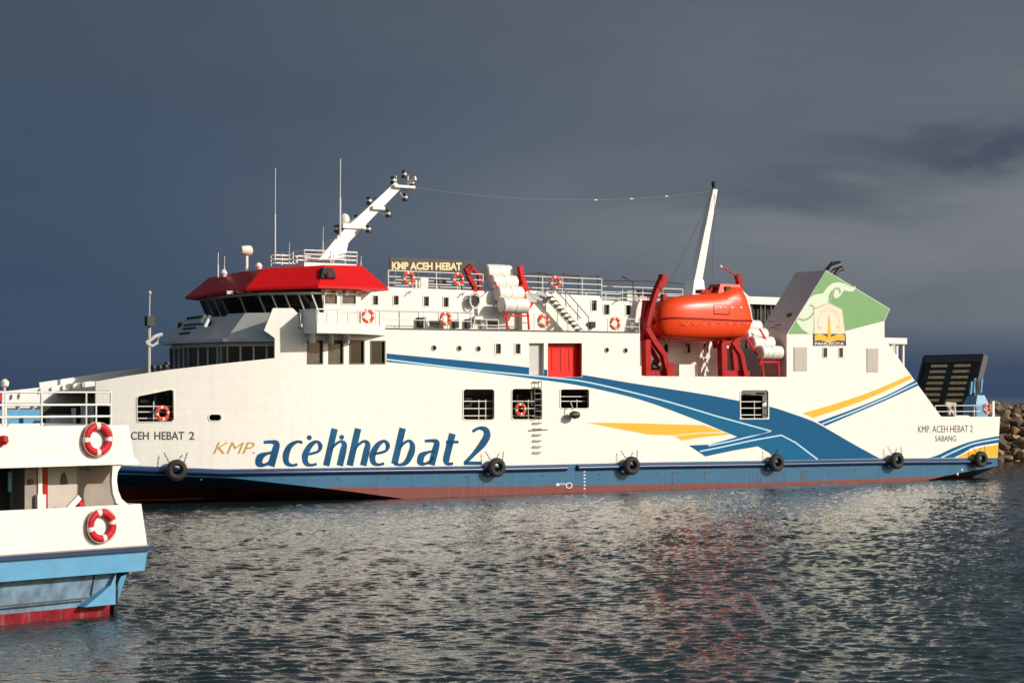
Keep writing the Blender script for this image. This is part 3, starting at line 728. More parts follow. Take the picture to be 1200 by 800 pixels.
def face_pt(Y, z):
    for (xa, ya), (xb, yb) in zip(PF, PF[1:]):
        if ya <= Y <= yb: return Vector((xa + (xb - xa) * (Y - ya) / (yb - ya) + .95 * (z - 8.12) / 1.18 - .04, Y, z))
mb = MB()
for Y in (5.0, 5.6, 6.2, 6.8, 7.4, 8.0): p = face_pt(Y, 9.3); mb.box(p.x - .02, p.x + .12, Y - .14, Y + .14, 9.26, 9.40)
for Y in (4.7, 8.6): mb.lathe([(-.05, .17), (.06, .19)], face_pt(Y, 8.95), 'X', 12)
for z, Ya, Yb in ((8.95, 5.2, 7.9), (8.75, 5.6, 7.6), (8.5, 5.8, 7.6)):
    for Y in [Ya + (Yb - Ya) * k / 5 for k in range(5)]: p = face_pt(Y, z); mb.bar(p, face_pt(Y + (Yb - Ya) / 6, z), .05, .10)
mb.each('deck_light', M['black'], ferry)
mb = MB().tube([SH.px(240, 383, 4), SH.px(246, 370, 4)], .1, 8).tube([SH.px(236, 378, 4.5), SH.px(241, 369, 4.5)], .08, 8); mb.each('vent_pipe', M['wpaint'], ferry)

# --- bridge: raked black windows, chamfered near corner
pb_ = [(-11.3, .25), (-13.3, 2.2), (-13.7, 5.8), (-13.3, BEAM - 2.2), (-11.3, BEAM - .25)]
zw0, zw1 = 9.35, 10.36
brd = solid(MB(), pb_, -8.98, zb, 9.34).build('bridge_base', M['wpaint'], ferry)
inner = [(x + .25, y + (.1 if y < 5 else -.1 if y > 6 else 0)) for x, y in pb_]
solid(MB(), inner, -9.2, 9.34, 10.44).build('bridge_core', M['dark'], ferry)
MB().box(-9.02, -8.92, .36, BEAM - .36, zb, 10.6).build('bridge_back', M['wpaint'], ferry)
glazing(pb_, zw0, zw1, [4, 2, 3, 3], 0, 'bridge_windows', lean=.45, mull=.07)
solid(MB(), [(x - .5, y) for x, y in pb_], -8.9, 10.36, 10.46).build('eyebrow', M['wpaint'], ferry)
# near side wall of the bridge with two windows
pl = [(376, 332.5), (423, 333.5), (423, 366), (380, 366)]
hw = [rectloop(379.5, 339.5, 396, 357), rectloop(400, 339.5, 418, 357)]
w = MB().prism([ypoly(pl, .25)] + [ypoly(h, .25) for h in hw], .25, .35).build('bridge_side_wall', M['wpaint'], ferry)
for h in hw:
    f = MB().prism([ypoly(h, .22), ypoly([(h[0][0] + 1, h[0][1] + 1), (h[1][0] - 1, h[1][1] + 1), (h[2][0] - 1, h[2][1] - 1), (h[3][0] + 1, h[3][1] - 1)], .22)], .21, .25).build('window', M['wpaint'], ferry)
    MB().prism([ypoly(h, .3)], .31, .33).build('pane', M['glassc'], f)
# corner door beside the bridge (x 352-370)
mb = MB().prism([ypoly([(351, 362), (371, 361), (370, 385), (353, 385)], .9), ypoly([(354.5, 365), (367.5, 364.5), (366, 381), (357, 381)], .9)], .9, .98)
f = mb.build('bridge_corner_frame', M['lgrey'], ferry)
MB().prism([ypoly([(353, 363.5), (369, 363), (368, 383), (355, 383)], .95)], 1.0, 1.03).build('pane', M['glassc'], f)
# cheek flank behind the hull cheek
p = hpx(343, 361); MB().box(hpx(318, 380).x, XA + .1, .35, .9, zb - .1, zb - .02).build('cheek_deck', M['grey'], ferry)
# --- bridge wing standing out over the side
wy = -1.55
pa, pb2 = SH.px(372, 390, wy), SH.px(421, 379, wy)
wz0, wz1 = pa.z, pb2.z
xw0, xw1, xw2 = SH.px(371.5, 385, wy).x, SH.px(420, 385, wy).x, hpx(452, 385).x
mb = MB().hexa([(xw0, wy, wz0), (xw1, wy, wz0), (xw2, 0, wz0), (xw0, 0, wz0)], [(xw0, wy, wz1), (xw1, wy, wz1), (xw2, 0, wz1), (xw0, 0, wz1)])
mb.build('bridge_wing', M['wpaint'], ferry)
mb = MB().prism([ypoly([(372.5, 379), (372.5, 366), (421, 366.5), (421, 379)], wy + .02)], wy + .02, wy + .06)
mb.box(xw0, xw0 + .05, wy + .06, .2, wz1, wz1 + .62)
wp = mb.build('wing_bulwark', M['wpaint'], ferry)
mb = MB(); pz = wz1 + .66
mb.tube([(xw0, .2, pz), (xw0, wy + .04, pz), (xw1, wy + .04, pz), (xw1 + 1.2, -.15, pz)], .035, 8)
for x in (xw0, (xw0 + xw1) / 2, xw1): mb.tube([(x, wy + .03, wz1), (x, wy + .03, pz)], .03, 6)
for t in (.25, .5, .75): mb.box(xw0 + (xw1 - xw0) * t - .02, xw0 + (xw1 - xw0) * t + .02, wy, wy + .02, wz1, wz1 + .6)
mb.build('wing_rail', M['wpaint'], ferry)
mb = MB()
for x in (xw0 + .3, xw0 + 1.3, xw1 - .1): mb.prism([[(x, wz0), (x, wz0 - .45), (x + .05, wz0 - .45), (x + .05, wz0)]], -.7, 0)
mb.each('wing_bracket', M['wpaint'], ferry)

# --- red roof
rb = [(-11.7, -.35), (-14.55, 2.0), (-14.8, 5.8), (-14.55, BEAM - 2.0), (-11.7, BEAM + .35), (-7.72, BEAM + .35), (-7.72, -.35)]
rt = [(-10.9, .5), (-13.4, 2.5), (-13.6, 5.8), (-13.4, BEAM - 2.5), (-10.9, BEAM - .5), (-8.8, BEAM - .5), (-8.8, .5)]
zr0, zr1 = 10.62, 11.9; dzf = (.02, -.10, -.16, -.20, -.22, 0, 0); dzt = (-.06, -.22, -.28, -.32, -.35, -.1, 0)
mb = MB(); n = 7
mb.add([(x, y, zr0 + d) for (x, y), d in zip(rb, dzf)] + [(x, y, zr0 + .12 + d) for (x, y), d in zip(rb, dzf)] + [(x, y, zr1 + d) for (x, y), d in zip(rt, dzt)],
       [tuple(range(7))] + [(i, (i + 1) % n, n + (i + 1) % n, n + i) for i in range(n)] + [(n + i, n + (i + 1) % n, 2 * n + (i + 1) % n, 2 * n + i) for i in range(n)] + [tuple(range(14, 21))])
roof = mb.build('bridge_roof', M['red'], ferry)
# running light box let into the near corner of the roof
q = [SH.px(375, 325.5, -.1), SH.px(394, 325.5, -.1), SH.px(388.5, 313.5, .22), SH.px(378, 314, .22)]
mb = MB(); o4 = Vector((0, -.12, 0)); mb.hexa([v + o4 for v in q], [v + Vector((0, .3, 0)) for v in q]); lb = mb.build('side_light_box', M['black'], roof)
q2 = SH.px(385, 321, -.3); MB().lathe([(-.1, .07), (.1, .07)], q2, 'Z', 10).build('side_light', M['redd'], lb, smooth=True)
mb = MB()
for i, x in enumerate((300, 312, 324, 336, 348, 358, 266, 278, 289)):
    y = 341 - (x - 290) * .1; p = SH.px(x, y, 1.2 + (360 - x) * .02); mb.box(p.x, p.x + .35, p.y, p.y + .08, p.z - .05, p.z + .12)
mb.each('roof_bracket', M['lgrey'], roof)
mb = MB()
for x in (386, 399, 411): a = SH.px(x, 333.5, -.2); mb.prism([[(a.x - .12, 10.6), (a.x + .12, 10.6), (a.x - .12, 10.3)]], .02, .08)
mb.each('roof_gusset', M['lgrey'], roof)
# compass deck on the roof with its rails
xc0, xc1, yc0, yc1 = 0, SH.px(418, 300, 2.4).x, 2.4, 6.3
xc0 = -11.1
MB().box(xc0, xc1, yc0, yc1, 11.5, 12.1).build('compass_deck', M['wpaint'], ferry)
def railing(pts, h, nb, posts=None, r=.028, name='railing', m='wpaint', step=1.5):
    mb = MB(); pts = [Vector(p) for p in pts]
    for k in range(nb): 
        z = h * (k + 1) / nb; mb.tube([p + Vector((0, 0, z)) for p in pts], r, 6)
    for a, b in zip(pts, pts[1:]):
        n = max(1, round((b - a).length / step))
        for i in range(n + 1): p = a.lerp(b, i / n); mb.tube([p, p + Vector((0, 0, h))], r * 1.1, 6)
    return mb.build(name, M[m], ferry)
railing([(xc0, yc0, 12.1), (xc1, yc0, 12.1), (xc1, yc1, 12.1), (xc0, yc1, 12.1), (xc0, yc0, 12.1)], .62, 3, r=.035)

# --- main mast leaning aft, with its platforms and lights
YM = 5.8
base = [SH.px(x, y, YM) for x, y in ((371, 305), (399, 303), (404, 288), (400, 262))]
mp_ = [((371, 304), (398, 304)), ((388, 283), (403, 284)), ((402, 270), (411, 277)), ((460, 215), (470, 217))]
mb = MB(); secs = []
for i, ((x0, y0), (x1, y1)) in enumerate([((368, 305), (398, 305)), ((392, 277), (404, 285)), ((398, 271), (408, 281)), ((461, 214), (469, 220))]):
    a, b = SH.px(x0, y0, YM), SH.px(x1, y1, YM); w = (.55, .42, .40, .22)[i]
    secs.append([(a.x, YM - w, a.z), (b.x, YM - w, b.z), (b.x, YM + w, b.z), (a.x, YM + w, a.z)])
for a, b in zip(secs, secs[1:]): mb.hexa(a, b)
mast = mb.build('main_mast', M['wpaint'], ferry)
mb = MB()
def plat(x0, y0, x1, w, t=.14): a, b = SH.px(x0, y0, YM), SH.px(x1, y0, YM); mb.box(a.x, b.x, YM - w, YM + w, a.z - t, a.z + .04)
plat(397, 263, 424, .5, .22); plat(432, 243, 446, .5); plat(458, 218, 482, .45, .1)
mb.each('mast_platform', M['wpaint'], mast)
mb = MB()
for x, y, yo in ((395, 268, 0), (418, 256, 0), (433, 235, 0), (441, 236, .2), (461, 211, 0), (474, 204, 0), (455, 250, -.9), (475, 231, -.8), (432, 268, -.9), (483, 214, 0), (405, 262, .2)):
    p = SH.px(x, y, YM + yo); mb.lathe([(-.22, .1), (-.2, .17), (-.08, .17), (-.06, .12), (.06, .12), (.08, .17), (.18, .15), (.22, .05)], p, 'Z', 12, mf=lambda i, k: 1 if i == 3 else 0)
mb.each('navigation_light', [M['black'], M['bandw']], mast, smooth=True)
mb = MB()
for (x, y), (x2, y2) in (((455, 253), (444, 250)), ((475, 235), (468, 225)), ((432, 272), (424, 268))): mb.tube([SH.px(x, y, YM - .85), SH.px(x2, y2, YM)], .035, 6)
for x in (464, 478): mb.tube([SH.px(x, 217, YM), SH.px(x, 206, YM)], .04, 6)
mb.each('light_arm', M['wpaint'], mast)
p = SH.px(403.5, 256, YM); MB().lathe([(-.3, .1), (-.2, .26), (0, .3), (.2, .2), (.28, .02)], p, 'Z', 16).build('radome', M['raft'], mast, smooth=True)
p = SH.px(484, 211, YM); MB().bar(SH.px(479, 214, YM), SH.px(487, 209, YM - .6), .1, .22).build('radar_scanner', M['raft'], mast)
# whip antennas and small roof gear
def whip(x, y0, y1, Y, r=.035, name='whip_antenna'):
    MB().tube([SH.px(x, y0, Y), SH.px(x, y0 + (y1 - y0) * .5, Y)], r, 6).tube([SH.px(x, y0 + (y1 - y0) * .5, Y), SH.px(x + .3, y1, Y)], r * .5, 6).build(name, M['wpaint'], ferry)
whip(322.5, 306, 197, 4.5); whip(398.7, 278, 186, 5.2, .045); whip(255.5, 325, 296, 6.5, .04); whip(263, 325, 300, 6.5, .03); whip(339, 310, 284, 3.5, .025); whip(378.5, 300, 266, 4, .025); whip(423, 314, 300, .9, .03)
p = SH.px(289, 300, 4.5); f = MB().tube([p, p + Vector((0, 0, -1.1))], .09, 8).build('searchlight', M['wpaint'], ferry)
MB().lathe([(-.3, .2), (-.1, .26), (.22, .27), (.3, .18)], SH.px(288.5, 293.5, 4.5), 'X', 16).build('lamp_head', M['raft'], f, smooth=True)
for x, y, Yy in ((262, 320, 6), (303, 312, 4)):
    MB().lathe([(-.2, .12), (0, .2), (.15, .12), (.2, .02)], SH.px(x, y, Yy), 'Z', 12).build('dome_antenna', M['raft'], ferry, smooth=True)

# --- long deckhouse on the boat deck
YD = 1.5
xd0 = SH.px(408, 340, YD).x; xr = SH.px(571, 340, YD).x
top = [(423, 334), (500, 336), (574, 340.5), (592, 350), (592, 385), (423, 384)]
smallw = [(437, 346.5, 443, 357), (461, 346.5, 467, 357), (496.5, 347.5, 502.5, 358.5), (519.5, 348.5, 525.5, 359.5)]
xe = SH.px(766, 350, YD).x
z_r = 10.86
dh = [SH.px(423, 334, YD), SH.px(574, 340, YD)]
allw = smallw + [(693, 352, 699, 364), (707.5, 357, 714, 368.5), (733.5, 357.5, 739.5, 369)]
hl = [ypoly(rectloop(*w), YD) for w in allw]
wall = MB().prism([[(xd0, zb), (SH.px(766, 350, YD).x, zb), (SH.px(766, 350, YD).x, z_r - .28), (SH.px(705, 345, YD).x, z_r - .24), (SH.px(703, 343, YD).x, z_r), (xd0, z_r + .08)]] + hl, YD, YD + .1).build('deckhouse_wall', M['white'], ferry)
for a, b, c, d in allw:
    f = MB().prism([ypoly(rectloop(a - 1, b - 1, c + 1, d + 1), YD), ypoly(rectloop(a, b, c, d), YD)], YD - .03, YD + .02).build('window', M['wpaint'], ferry)
    MB().prism([ypoly(rectloop(a - .5, b - .5, c + .5, d + .5), YD)], YD + .11, YD + .14).build('pane', M['glass'], f)
MB().box(xd0, xe, YD + .1, BEAM - YD, z_r - .42, z_r - .30).box(xd0, xr, YD + .1, BEAM - YD, z_r - .08, z_r).build('deckhouse_roof', M['grey'], ferry)
MB().box(xd0, xe, BEAM - YD, BEAM - YD + .1, zb, z_r - .3).box(xe - .1, xe, YD + .1, BEAM - YD, zb, z_r - .3).build('deckhouse_back', M['white'], ferry)
mb = MB()
for x, y in ((427, 341), (479, 342), (541, 344), (722, 352), (743, 350)):
    p = SH.px(x, y, YD); mb.tube([p + Vector((.12, 0, .02)), p + Vector((.05, -.22, .05)), p + Vector((-.1, -.25, -.12))], .035, 6)
mb.each('wall_lamp', M['lgrey'], ferry)
mb = MB(); mb.tube([SH.px(440, 364, YD), SH.px(560, 367, YD)], .03, 6)
for i in range(6): p = SH.px(445 + i * 23, 365, YD - .02); mb.box(p.x - .015, p.x + .015, YD - .03, YD, zb, p.z)
mb.build('rail_shadow', M['lgrey'], ferry)  # grey lines on the wall imitate the deck rail's shadow
# dark low vents and lockers along the deckhouse foot
mb = MB()
for x0, y0, x1, y1 in ((491, 372, 497, 383), (502, 376, 516, 382), (533, 375, 538, 384), (547.5, 374, 554, 384), (573, 377, 584, 383), (692, 377, 698, 384)):
    a, b = SH.px(x0, y1, YD - .25), SH.px(x1, y0, YD - .25); mb.box(a.x, b.x, YD - .25, YD, max(zb, a.z), b.z)
mb.each('deck_vent', M['dark'], ferry)
mb = MB()
for x0, y0, x1, y1 in ((499, 371, 503, 384), (520, 373, 526, 384), (557, 371, 583, 374), (742, 378, 752, 386)):
    a, b = SH.px(x0, y1, YD - .4), SH.px(x1, y0, YD - .4); mb.box(a.x, b.x, YD - .4, YD - .1, max(zb, a.z), b.z)
mb.each('deck_locker', M['wpaint'], ferry)
# near rail round the boat deck, in two runs
e0, e1 = hpx(556, 386, .12), hpx(584, 386, .12)
def rail_run(x0, x1, name='deck_rail', h=1.0, nb=2, Y=.15, z=zb - .02, step=1.6, r=.024):
    a, b = SH.px(x0, 386, Y), SH.px(x1, 386, Y); return railing([(a.x, Y, z), (b.x, Y, z)], h, nb, r=r, name=name, step=step)
rail_run(440, 552); rail_run(556, 584, h=.62, step=.7); rail_run(626, 639); rail_run(712, 749, h=.85)
# oval doorway and shaded screen by the rafts
p = SH.px(556.5, 352, YD - .35)
MB().tube([(p.x + .30 * math.cos(t) * 1.0, p.y, p.z + .42 * math.sin(t)) for t in [2 * math.pi * k / 20 for k in range(21)]], .05, 8).build('oval_frame', M['wpaint'], ferry, smooth=True)
MB().lathe([(0, .30), (.04, .30)], (p.x, p.y + .05, p.z), 'Y', 16).build('oval_pane', M['dark'], ferry)
mb = MB().prism([ypoly([(572, 341), (592, 341), (630, 341), (620, 352), (612, 362), (612, 385), (566, 385), (560, 366), (560, 352)], 1.32)], 1.32, 1.48)
mb.build('raft_screen', M['wpaint'], ferry)
# pale bulkhead and lean-to roof at the stair head
a, b = SH.px(612, 385, .95), SH.px(640, 355, .95)
MB().box(a.x, b.x, .95, 1.5, zb, b.z).build('locker_house', M['wpaint'], ferry)
MB().hexa([(a.x, .85, b.z), (b.x + .2, .85, b.z), (b.x + .2, 1.5, b.z + .62), (a.x + .5, 1.5, b.z + .62)], [(a.x, .85, b.z + .06), (b.x + .2, .85, b.z + .06), (b.x + .2, 1.5, b.z + .7), (a.x + .5, 1.5, b.z + .7)]).build('lean_to_roof', M['lgrey'], ferry)
# stair from the boat deck to the roof
def stair(x0, y0, x1, y1, Y, n=9, w=.75):
    a, b = SH.px(x0, y0, Y), SH.px(x1, y1, Y); a.z = z_r; b.z = zb
    mb = MB()
    for dy_ in (0, w): mb.bar(a + Vector((0, dy_, 0)), b + Vector((0, dy_, 0)), .05, .30)
    st = mb.build('deck_stair', M['wpaint'], ferry)
    mb = MB()
    for i in range(1, n + 1):
        p = a.lerp(b, i / (n + 1)); mb.box(p.x - .14, p.x + .16, Y + .04, Y + w - .03, p.z - .02, p.z + .03)
    mb.build('tread', M['ink'], st)
    mb = MB()
    for dy_ in (-.03, w + .03):
        u = Vector((0, dy_, .85)); mb.tube([a + u, b + u], .028, 6)
        for t in (.02, .35, .68, .98): p = a.lerp(b, t) + Vector((0, dy_, 0)); mb.tube([p, p + Vector((0, 0, .85))], .024, 6)
    mb.build('handrail', M['steel'], st)
stair(648, 344, 690, 386, .15)
mb = MB()   # dark under side of the stair
a, b = SH.px(645, 345, .5), SH.px(683, 386, .5)

# --- upper roof rails, gear, name board
zt = z_r
def roof_rail(x0, x1, Y, z, **k):
    a, b = SH.px(x0, 340, Y), SH.px(x1, 340, Y); return railing([(a.x, Y, z), (b.x, Y, z)], .95, 3, name='roof_rail', **k)
roof_rail(455, 566, YD + .3, z_r); roof_rail(612, 705, YD + .2, z_r, step=1.2); roof_rail(705, 800, 3.0, z_r - .3); roof_rail(640, 820, 9.2, z_r - .3)
roof_rail(462, 560, 8.5, z_r)
YB = 3.2
pb0, pb1 = SH.px(457, 317.5, YB), SH.px(556, 305.5, YB)
bd = MB().box(pb0.x, pb1.x, YB, YB + .08, pb0.z, pb1.z).build('name_board', M['black'], ferry)
mb = MB(); letters(mb, 'KMP ACEH HEBAT', (459, 306.8, 541, 316, 1.0), lambda x, y: SH.px(x, y, YB - .03), bold=.045)
thicken(mb.build('board_lettering', M['boardgold'], bd), .02)
mb = MB()
for x in (463, 490, 515, 541): a = SH.px(x, 318, YB + .04); mb.tube([a, (a.x, YB + .04, z_r - .1)], .04, 6)
mb.each('board_post', M['steel'], bd)
mb = MB()
for x0, y0, x1, y1 in ((486, 328, 492, 334), (493, 325, 502, 335), (750, 342, 758, 350), (735, 341, 747, 346)):
    a, b = SH.px(x0, y1, 3.4), SH.px(x1, y0, 3.4); mb.box(a.x, b.x, 3.4, 4, z_r - .1, b.z)
mb.each('roof_locker', M['wpaint'], ferry)
mb = MB()
for x, y in ((516, 331), (752, 343), (760, 344)): mb.lathe([(-.3, .16), (.3, .16)], SH.px(x, y, 3.4), 'X', 12)
mb.each('roof_drum', M['black'], ferry, smooth=True)
# folded awning poles: dark slanting lines over the roof
mb = MB()
for (x0, y0), (x1, y1) in (((598, 322), (631, 319)), ((631, 319), (648, 321)), ((640, 322), (666, 327)), ((655, 324), (678, 322)), ((672, 328), (701, 322)), ((700, 328), (760, 329)), ((760, 329), (800, 332)), ((660, 321), (678, 323)), ((730, 324), (742, 330))):
    mb.tube([SH.px(x0, y0, 2.2), SH.px(x1, y1, 2.2)], .055, 6)
for x, y in ((631, 319), (678, 323), (701, 322), (742, 329)): a = SH.px(x, y, 2.2); mb.tube([a, (a.x, 2.2, z_r - .3)], .03, 6)
mb.each('awning_pole', M['ink'], ferry)

# --- red raft davits on the roof
def poly_beam(mb, pts, Y, w, h, mi=0):
    v = [SH.px(x, y, Y) for x, y in pts]
    for a, b in zip(v, v[1:]): mb.bar(a, b, w, h, mi, up=(0, 1, 0))
mb = MB(); poly_beam(mb, [(545, 318), (552, 311), (548, 322), (556, 336), (556, 345)], 1.6, .22, .26); poly_beam(mb, [(562, 345), (561, 322), (552, 313)], 1.9, .14, .2); mb.build('raft_davit', M['redd'], ferry)
mb = MB(); poly_beam(mb, [(609, 311), (611, 325), (617, 341)], 1.4, .24, .30); poly_beam(mb, [(606, 342), (611, 318)], 1.7, .12, .16); poly_beam(mb, [(606, 340), (619, 340)], 1.5, .2, .12); mb.build('raft_davit', M['red'], ferry)
# winch bundle, orange, on the roof edge
# --- life raft racks
def rack(pts, Y0, name='raft_rack'):
    mb = MB()
    for (x0, y0), (x1, y1), Y in pts: mb.bar(SH.px(x0, y0, Y), SH.px(x1, y1, Y), .07, .09)
    return mb.build(name, M['red'], ferry)
rack([((592, 362), (595, 386), .35), ((618, 362), (620, 386), .35), ((590, 370), (620, 370), .35), ((590, 366), (596, 356), .35), ((617, 366), (625, 354), .35), ((592, 362), (618, 362), .35), ((580, 330), (590, 366), 1.0), ((612, 333), (620, 366), 1.0)], .35)
rack([((893, 425), (895, 441), .35), ((912, 425), (913, 441), .35), ((892, 424), (914, 424), .35), ((890, 428), (894, 416), .35), ((912, 426), (918, 415), .35), ((869, 385), (892, 424), .6), ((890, 385), (913, 424), .6)], .35)

def raft_canister():
    t = empty('life_raft_canister', (0, 0, 0), SHIP_ANG, '', 'life raft', 'white life raft canisters stowed in racks')
    MB().lathe([(-.82, .03), (-.82, .34), (-.76, .41), (-.04, .43), (-.03, .45), (.03, .45), (.04, .43), (.76, .41), (.82, .34), (.82, .03)], (0, 0, 0), 'X', 22).build('shell', M['raft'], t, smooth=True)
    mb = MB()
    for x in (-.42, .42): mb.lathe([(-.02, .41), (-.02, .428), (.02, .428), (.02, .41)], (x, 0, 0), 'X', 22, cap=False)
    mb.each('strap', M['raft'], t); return t
rc = raft_canister(); first = True
for lab, x, y, Y in [('uppermost white raft canister in the forward rack beside the name board', 583, 319, 2.1), ('second white raft canister from the top of the forward rack', 589, 331, 1.6),
                  ('third white raft canister from the top of the forward rack', 596, 344, 1.05), ('lowest white raft canister of the forward rack above red legs', 602, 358, .45),
                  ('uppermost white raft canister in the rack right of the orange lifeboat', 877, 383, 1.9), ('second white raft canister from the top of the aft rack', 884, 392, 1.4),
                  ('third white raft canister from the top of the aft rack', 892, 402, .95), ('lowest white raft canister of the aft rack before the dark funnel face', 902, 413, .45)]:
    o = rc if first else copy_tree(rc); first = False
    o.location = SH.world(SH.px(x, y, Y)); o['label'] = lab

# --- open recess aft: inner house wall, lifeboat and davits
YR = 2.9
ra, rb_ = SH.px(742, 440, YR), SH.px(898, 440, YR)
iw = [(774, 402.5, 783, 413.5), (803, 402.5, 809, 413.5), (824, 402.5, 830, 413.5)]
MB().prism([[(ra.x, 6.34), (SH.px(848, 440, YR).x, 6.34), (SH.px(848, 440, YR).x, z_r - .3), (ra.x, z_r - .3)]] + [ypoly(rrect(*w, 1.5), YR) for w in iw], YR, YR + .1).build('inner_house_wall', M['white'], ferry)
for a, b, c, d in iw:
    f = MB().prism([ypoly(rrect(a - 1.2, b - 1.2, c + 1.2, d + 1.2, 2), YR), ypoly(rrect(a, b, c, d, 1.5), YR)], YR - .04, YR + .01).build('window', M['wpaint'], ferry)
    MB().prism([ypoly(rectloop(a - 1, b - 1, c + 1, d + 1), YR)], YR + .11, YR + .14).build('pane', M['glass'], f)
xi0, xi1 = ra.x, SH.px(848, 440, YR).x
MB().box(xe, xi1, YR + .1, BEAM - YR, z_r - .42, z_r - .3).box(xi0, xi1, BEAM - YR, BEAM - YR + .1, 6.34, z_r - .3).box(xi1 - .1, xi1, YR + .1, BEAM - YR, 6.34, z_r - .3).build('inner_house', M['wpaint'], ferry)
MB().box(XR0 - .1, XR0, .1, YR, 6.34, zb - .1).build('recess_bulkhead', M['wpaint'], ferry)
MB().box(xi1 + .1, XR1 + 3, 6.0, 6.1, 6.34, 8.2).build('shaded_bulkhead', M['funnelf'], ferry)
# white lockers and a leaning gangway in the recess
mb = MB()
p, q = SH.px(796, 441, 1.6), SH.px(817, 427, 1.6); mb.box(p.x, q.x, 1.6, 2.4, 6.34, q.z)
mb.build('deck_box', M['wpaint'], ferry)
mb = MB().bar(SH.px(819, 440, 1.8), SH.px(827, 420, 1.8), .12, .12).bar(SH.px(825, 440, 1.8), SH.px(829, 425, 1.8), .1, .1).tube([SH.px(825, 418, 1.8), SH.px(830, 400, 1.8)], .1, 8)
mb.each('fall_guide', M['wpaint'], ferry)
mb = MB()
for x, y, s in ((772, 428, .35), (766, 433, .3), (776, 437, .25)): mb.lathe([(-.3, s * .6), (-.28, s), (.28, s), (.3, s * .6)], SH.px(x, y, 1.4), 'X', 14)
mb.each('winch', M['ink'], ferry, smooth=True)

dv = MB()
poly_beam(dv, [(757, 398), (757.5, 440)], .5, .36, .42); poly_beam(dv, [(754, 400), (754.5, 375), (757, 352)], .9, .25, .35)
poly_beam(dv, [(757, 385), (762, 362), (769, 340), (775, 327)], .55, .26, .36); poly_beam(dv, [(771, 338), (776, 331), (777, 322)], .55, .35, .42)
poly_beam(dv, [(757, 384), (766, 400), (777, 415), (783, 440)], .4, .3, .34); poly_beam(dv, [(757, 398), (772, 425)], .9, .2, .2)
poly_beam(dv, [(783, 425), (783, 440)], .45, .5, .5); poly_beam(dv, [(756, 440), (790, 440)], .6, .6, .12); poly_beam(dv, [(766, 398), (778, 396), (775, 372)], 1.1, .2, .3)
poly_beam(dv, [(764, 376), (772, 380)], 1.0, .3, .3)
dv.build('boat_davit', M['redd'], ferry)
dv = MB()
poly_beam(dv, [(846, 402), (847, 440)], .5, .38, .42); poly_beam(dv, [(858, 400), (868, 415), (873, 440)], .4, .28, .30); poly_beam(dv, [(852, 402), (866, 394), (871, 380)], .8, .3, .4)
poly_beam(dv, [(858, 402), (862, 440)], 1.3, .3, .3); poly_beam(dv, [(845, 402), (866, 402)], .5, .3, .3); poly_beam(dv, [(842, 440), (878, 440)], .6, .6, .12); poly_beam(dv, [(838, 404), (845, 402)], .8, .4, .5)
dv.build('boat_davit', M['redd'], ferry)
dv = MB(); poly_beam(dv, [(866, 342), (866, 330), (864, 322)], 1.4, .28, .32); poly_beam(dv, [(864, 324), (855, 318), (845, 313)], 1.4, .07, .07); dv.build('davit_head', M['redd'], ferry)
MB().lathe([(-.1, .02), (-.05, .1), (.05, .1), (.1, .02)], SH.px(844.5, 312.5, 1.4), 'Z', 10).build('davit_lamp', M['raft'], ferry, smooth=True)

# enclosed lifeboat
YL = .95; HL = 1.12
a0, a1 = SH.px(771, 375, YL), SH.px(880, 375, YL); oL = Vector(((a0.x + a1.x) / 2, YL, SH.px(825, 375, YL).z))
boat = empty('lifeboat', SH.world(oL), SHIP_ANG, 'orange enclosed lifeboat hanging between red davits above the recessed deck', 'lifeboat')
def Lp(x, y, Y=YL): return SH.px(x - 5.5, y, Y) - oL
# station: pixel x, canopy top y, gunwale y, keel y, half width
st = [(771.5, 366, 375, 387, .42), (774, 359, 374, 392, .64), (779, 354, 373, 395.5, .82), (786, 350, 373, 396, .95), (796, 347.5, 373.3, 397, 1.06), (812, 345.5, 374, 398, HL), (832, 344, 375, 398, HL), (846, 342, 375.5, 397.5, HL), (852, 337, 376, 396.5, 1.08), (860, 335.5, 376, 397, 1.06), (866, 336, 376, 395.5, 1.02), (870, 344, 376, 393, .98), (873.5, 357, 376, 389, .93), (875.5, 370, 377, 383, .84)]
def loft(lo):
    mb = MB(); n = 15; vs = []
    for x, yt, yg, yk, w in st:
        t, g, k = Lp(x, yt), Lp(x, yg), Lp(x, yk); h = (t.z - g.z) if not lo else (g.z - k.z)
        for i in range(n):
            a = math.pi * i / (n - 1); c, s = math.cos(a), math.sin(a)
            e = .42 if lo else .50
            yy = math.copysign(abs(c) ** e, c) * w; zz = abs(s) ** (.75 if not lo else .8) * h
            vs.append((g.x, yy, g.z + (zz if not lo else -zz)))
    K = len(st); fs = [(i * n + k, i * n + k + 1, (i + 1) * n + k + 1, (i + 1) * n + k) for i in range(K - 1) for k in range(n - 1)]
    fs += [tuple(range(n)), tuple(range((K - 1) * n, K * n))]
    return mb.add(vs, fs)
loft(True).build('hull', M['orange'], boat, smooth=True); loft(False).build('canopy', M['orange'], boat, smooth=True)
mb = MB(); mb.tube([(Lp(x, yg).x, -w - .015, Lp(x, yg).z) for x, yt, yg, yk, w in st], .05, 8); mb.tube([(Lp(x, yg).x, w + .015, Lp(x, yg).z) for x, yt, yg, yk, w in st], .05, 8); mb.each('rubbing_band', M['redd'], boat, smooth=True)
mb = MB(); q0, q1 = Lp(841, 346), Lp(866, 334)
mb.hexa([(q0.x - .2, -.62, q0.z - .2), (q1.x + .1, -.62, q0.z - .2), (q1.x + .1, .62, q0.z - .2), (q0.x - .2, .62, q0.z - .2)], [(q0.x + .15, -.5, q1.z), (q1.x, -.5, q1.z), (q1.x, .5, q1.z), (q0.x + .15, .5, q1.z)])
wh = mb.build('steering_cabin', M['orange'], boat)
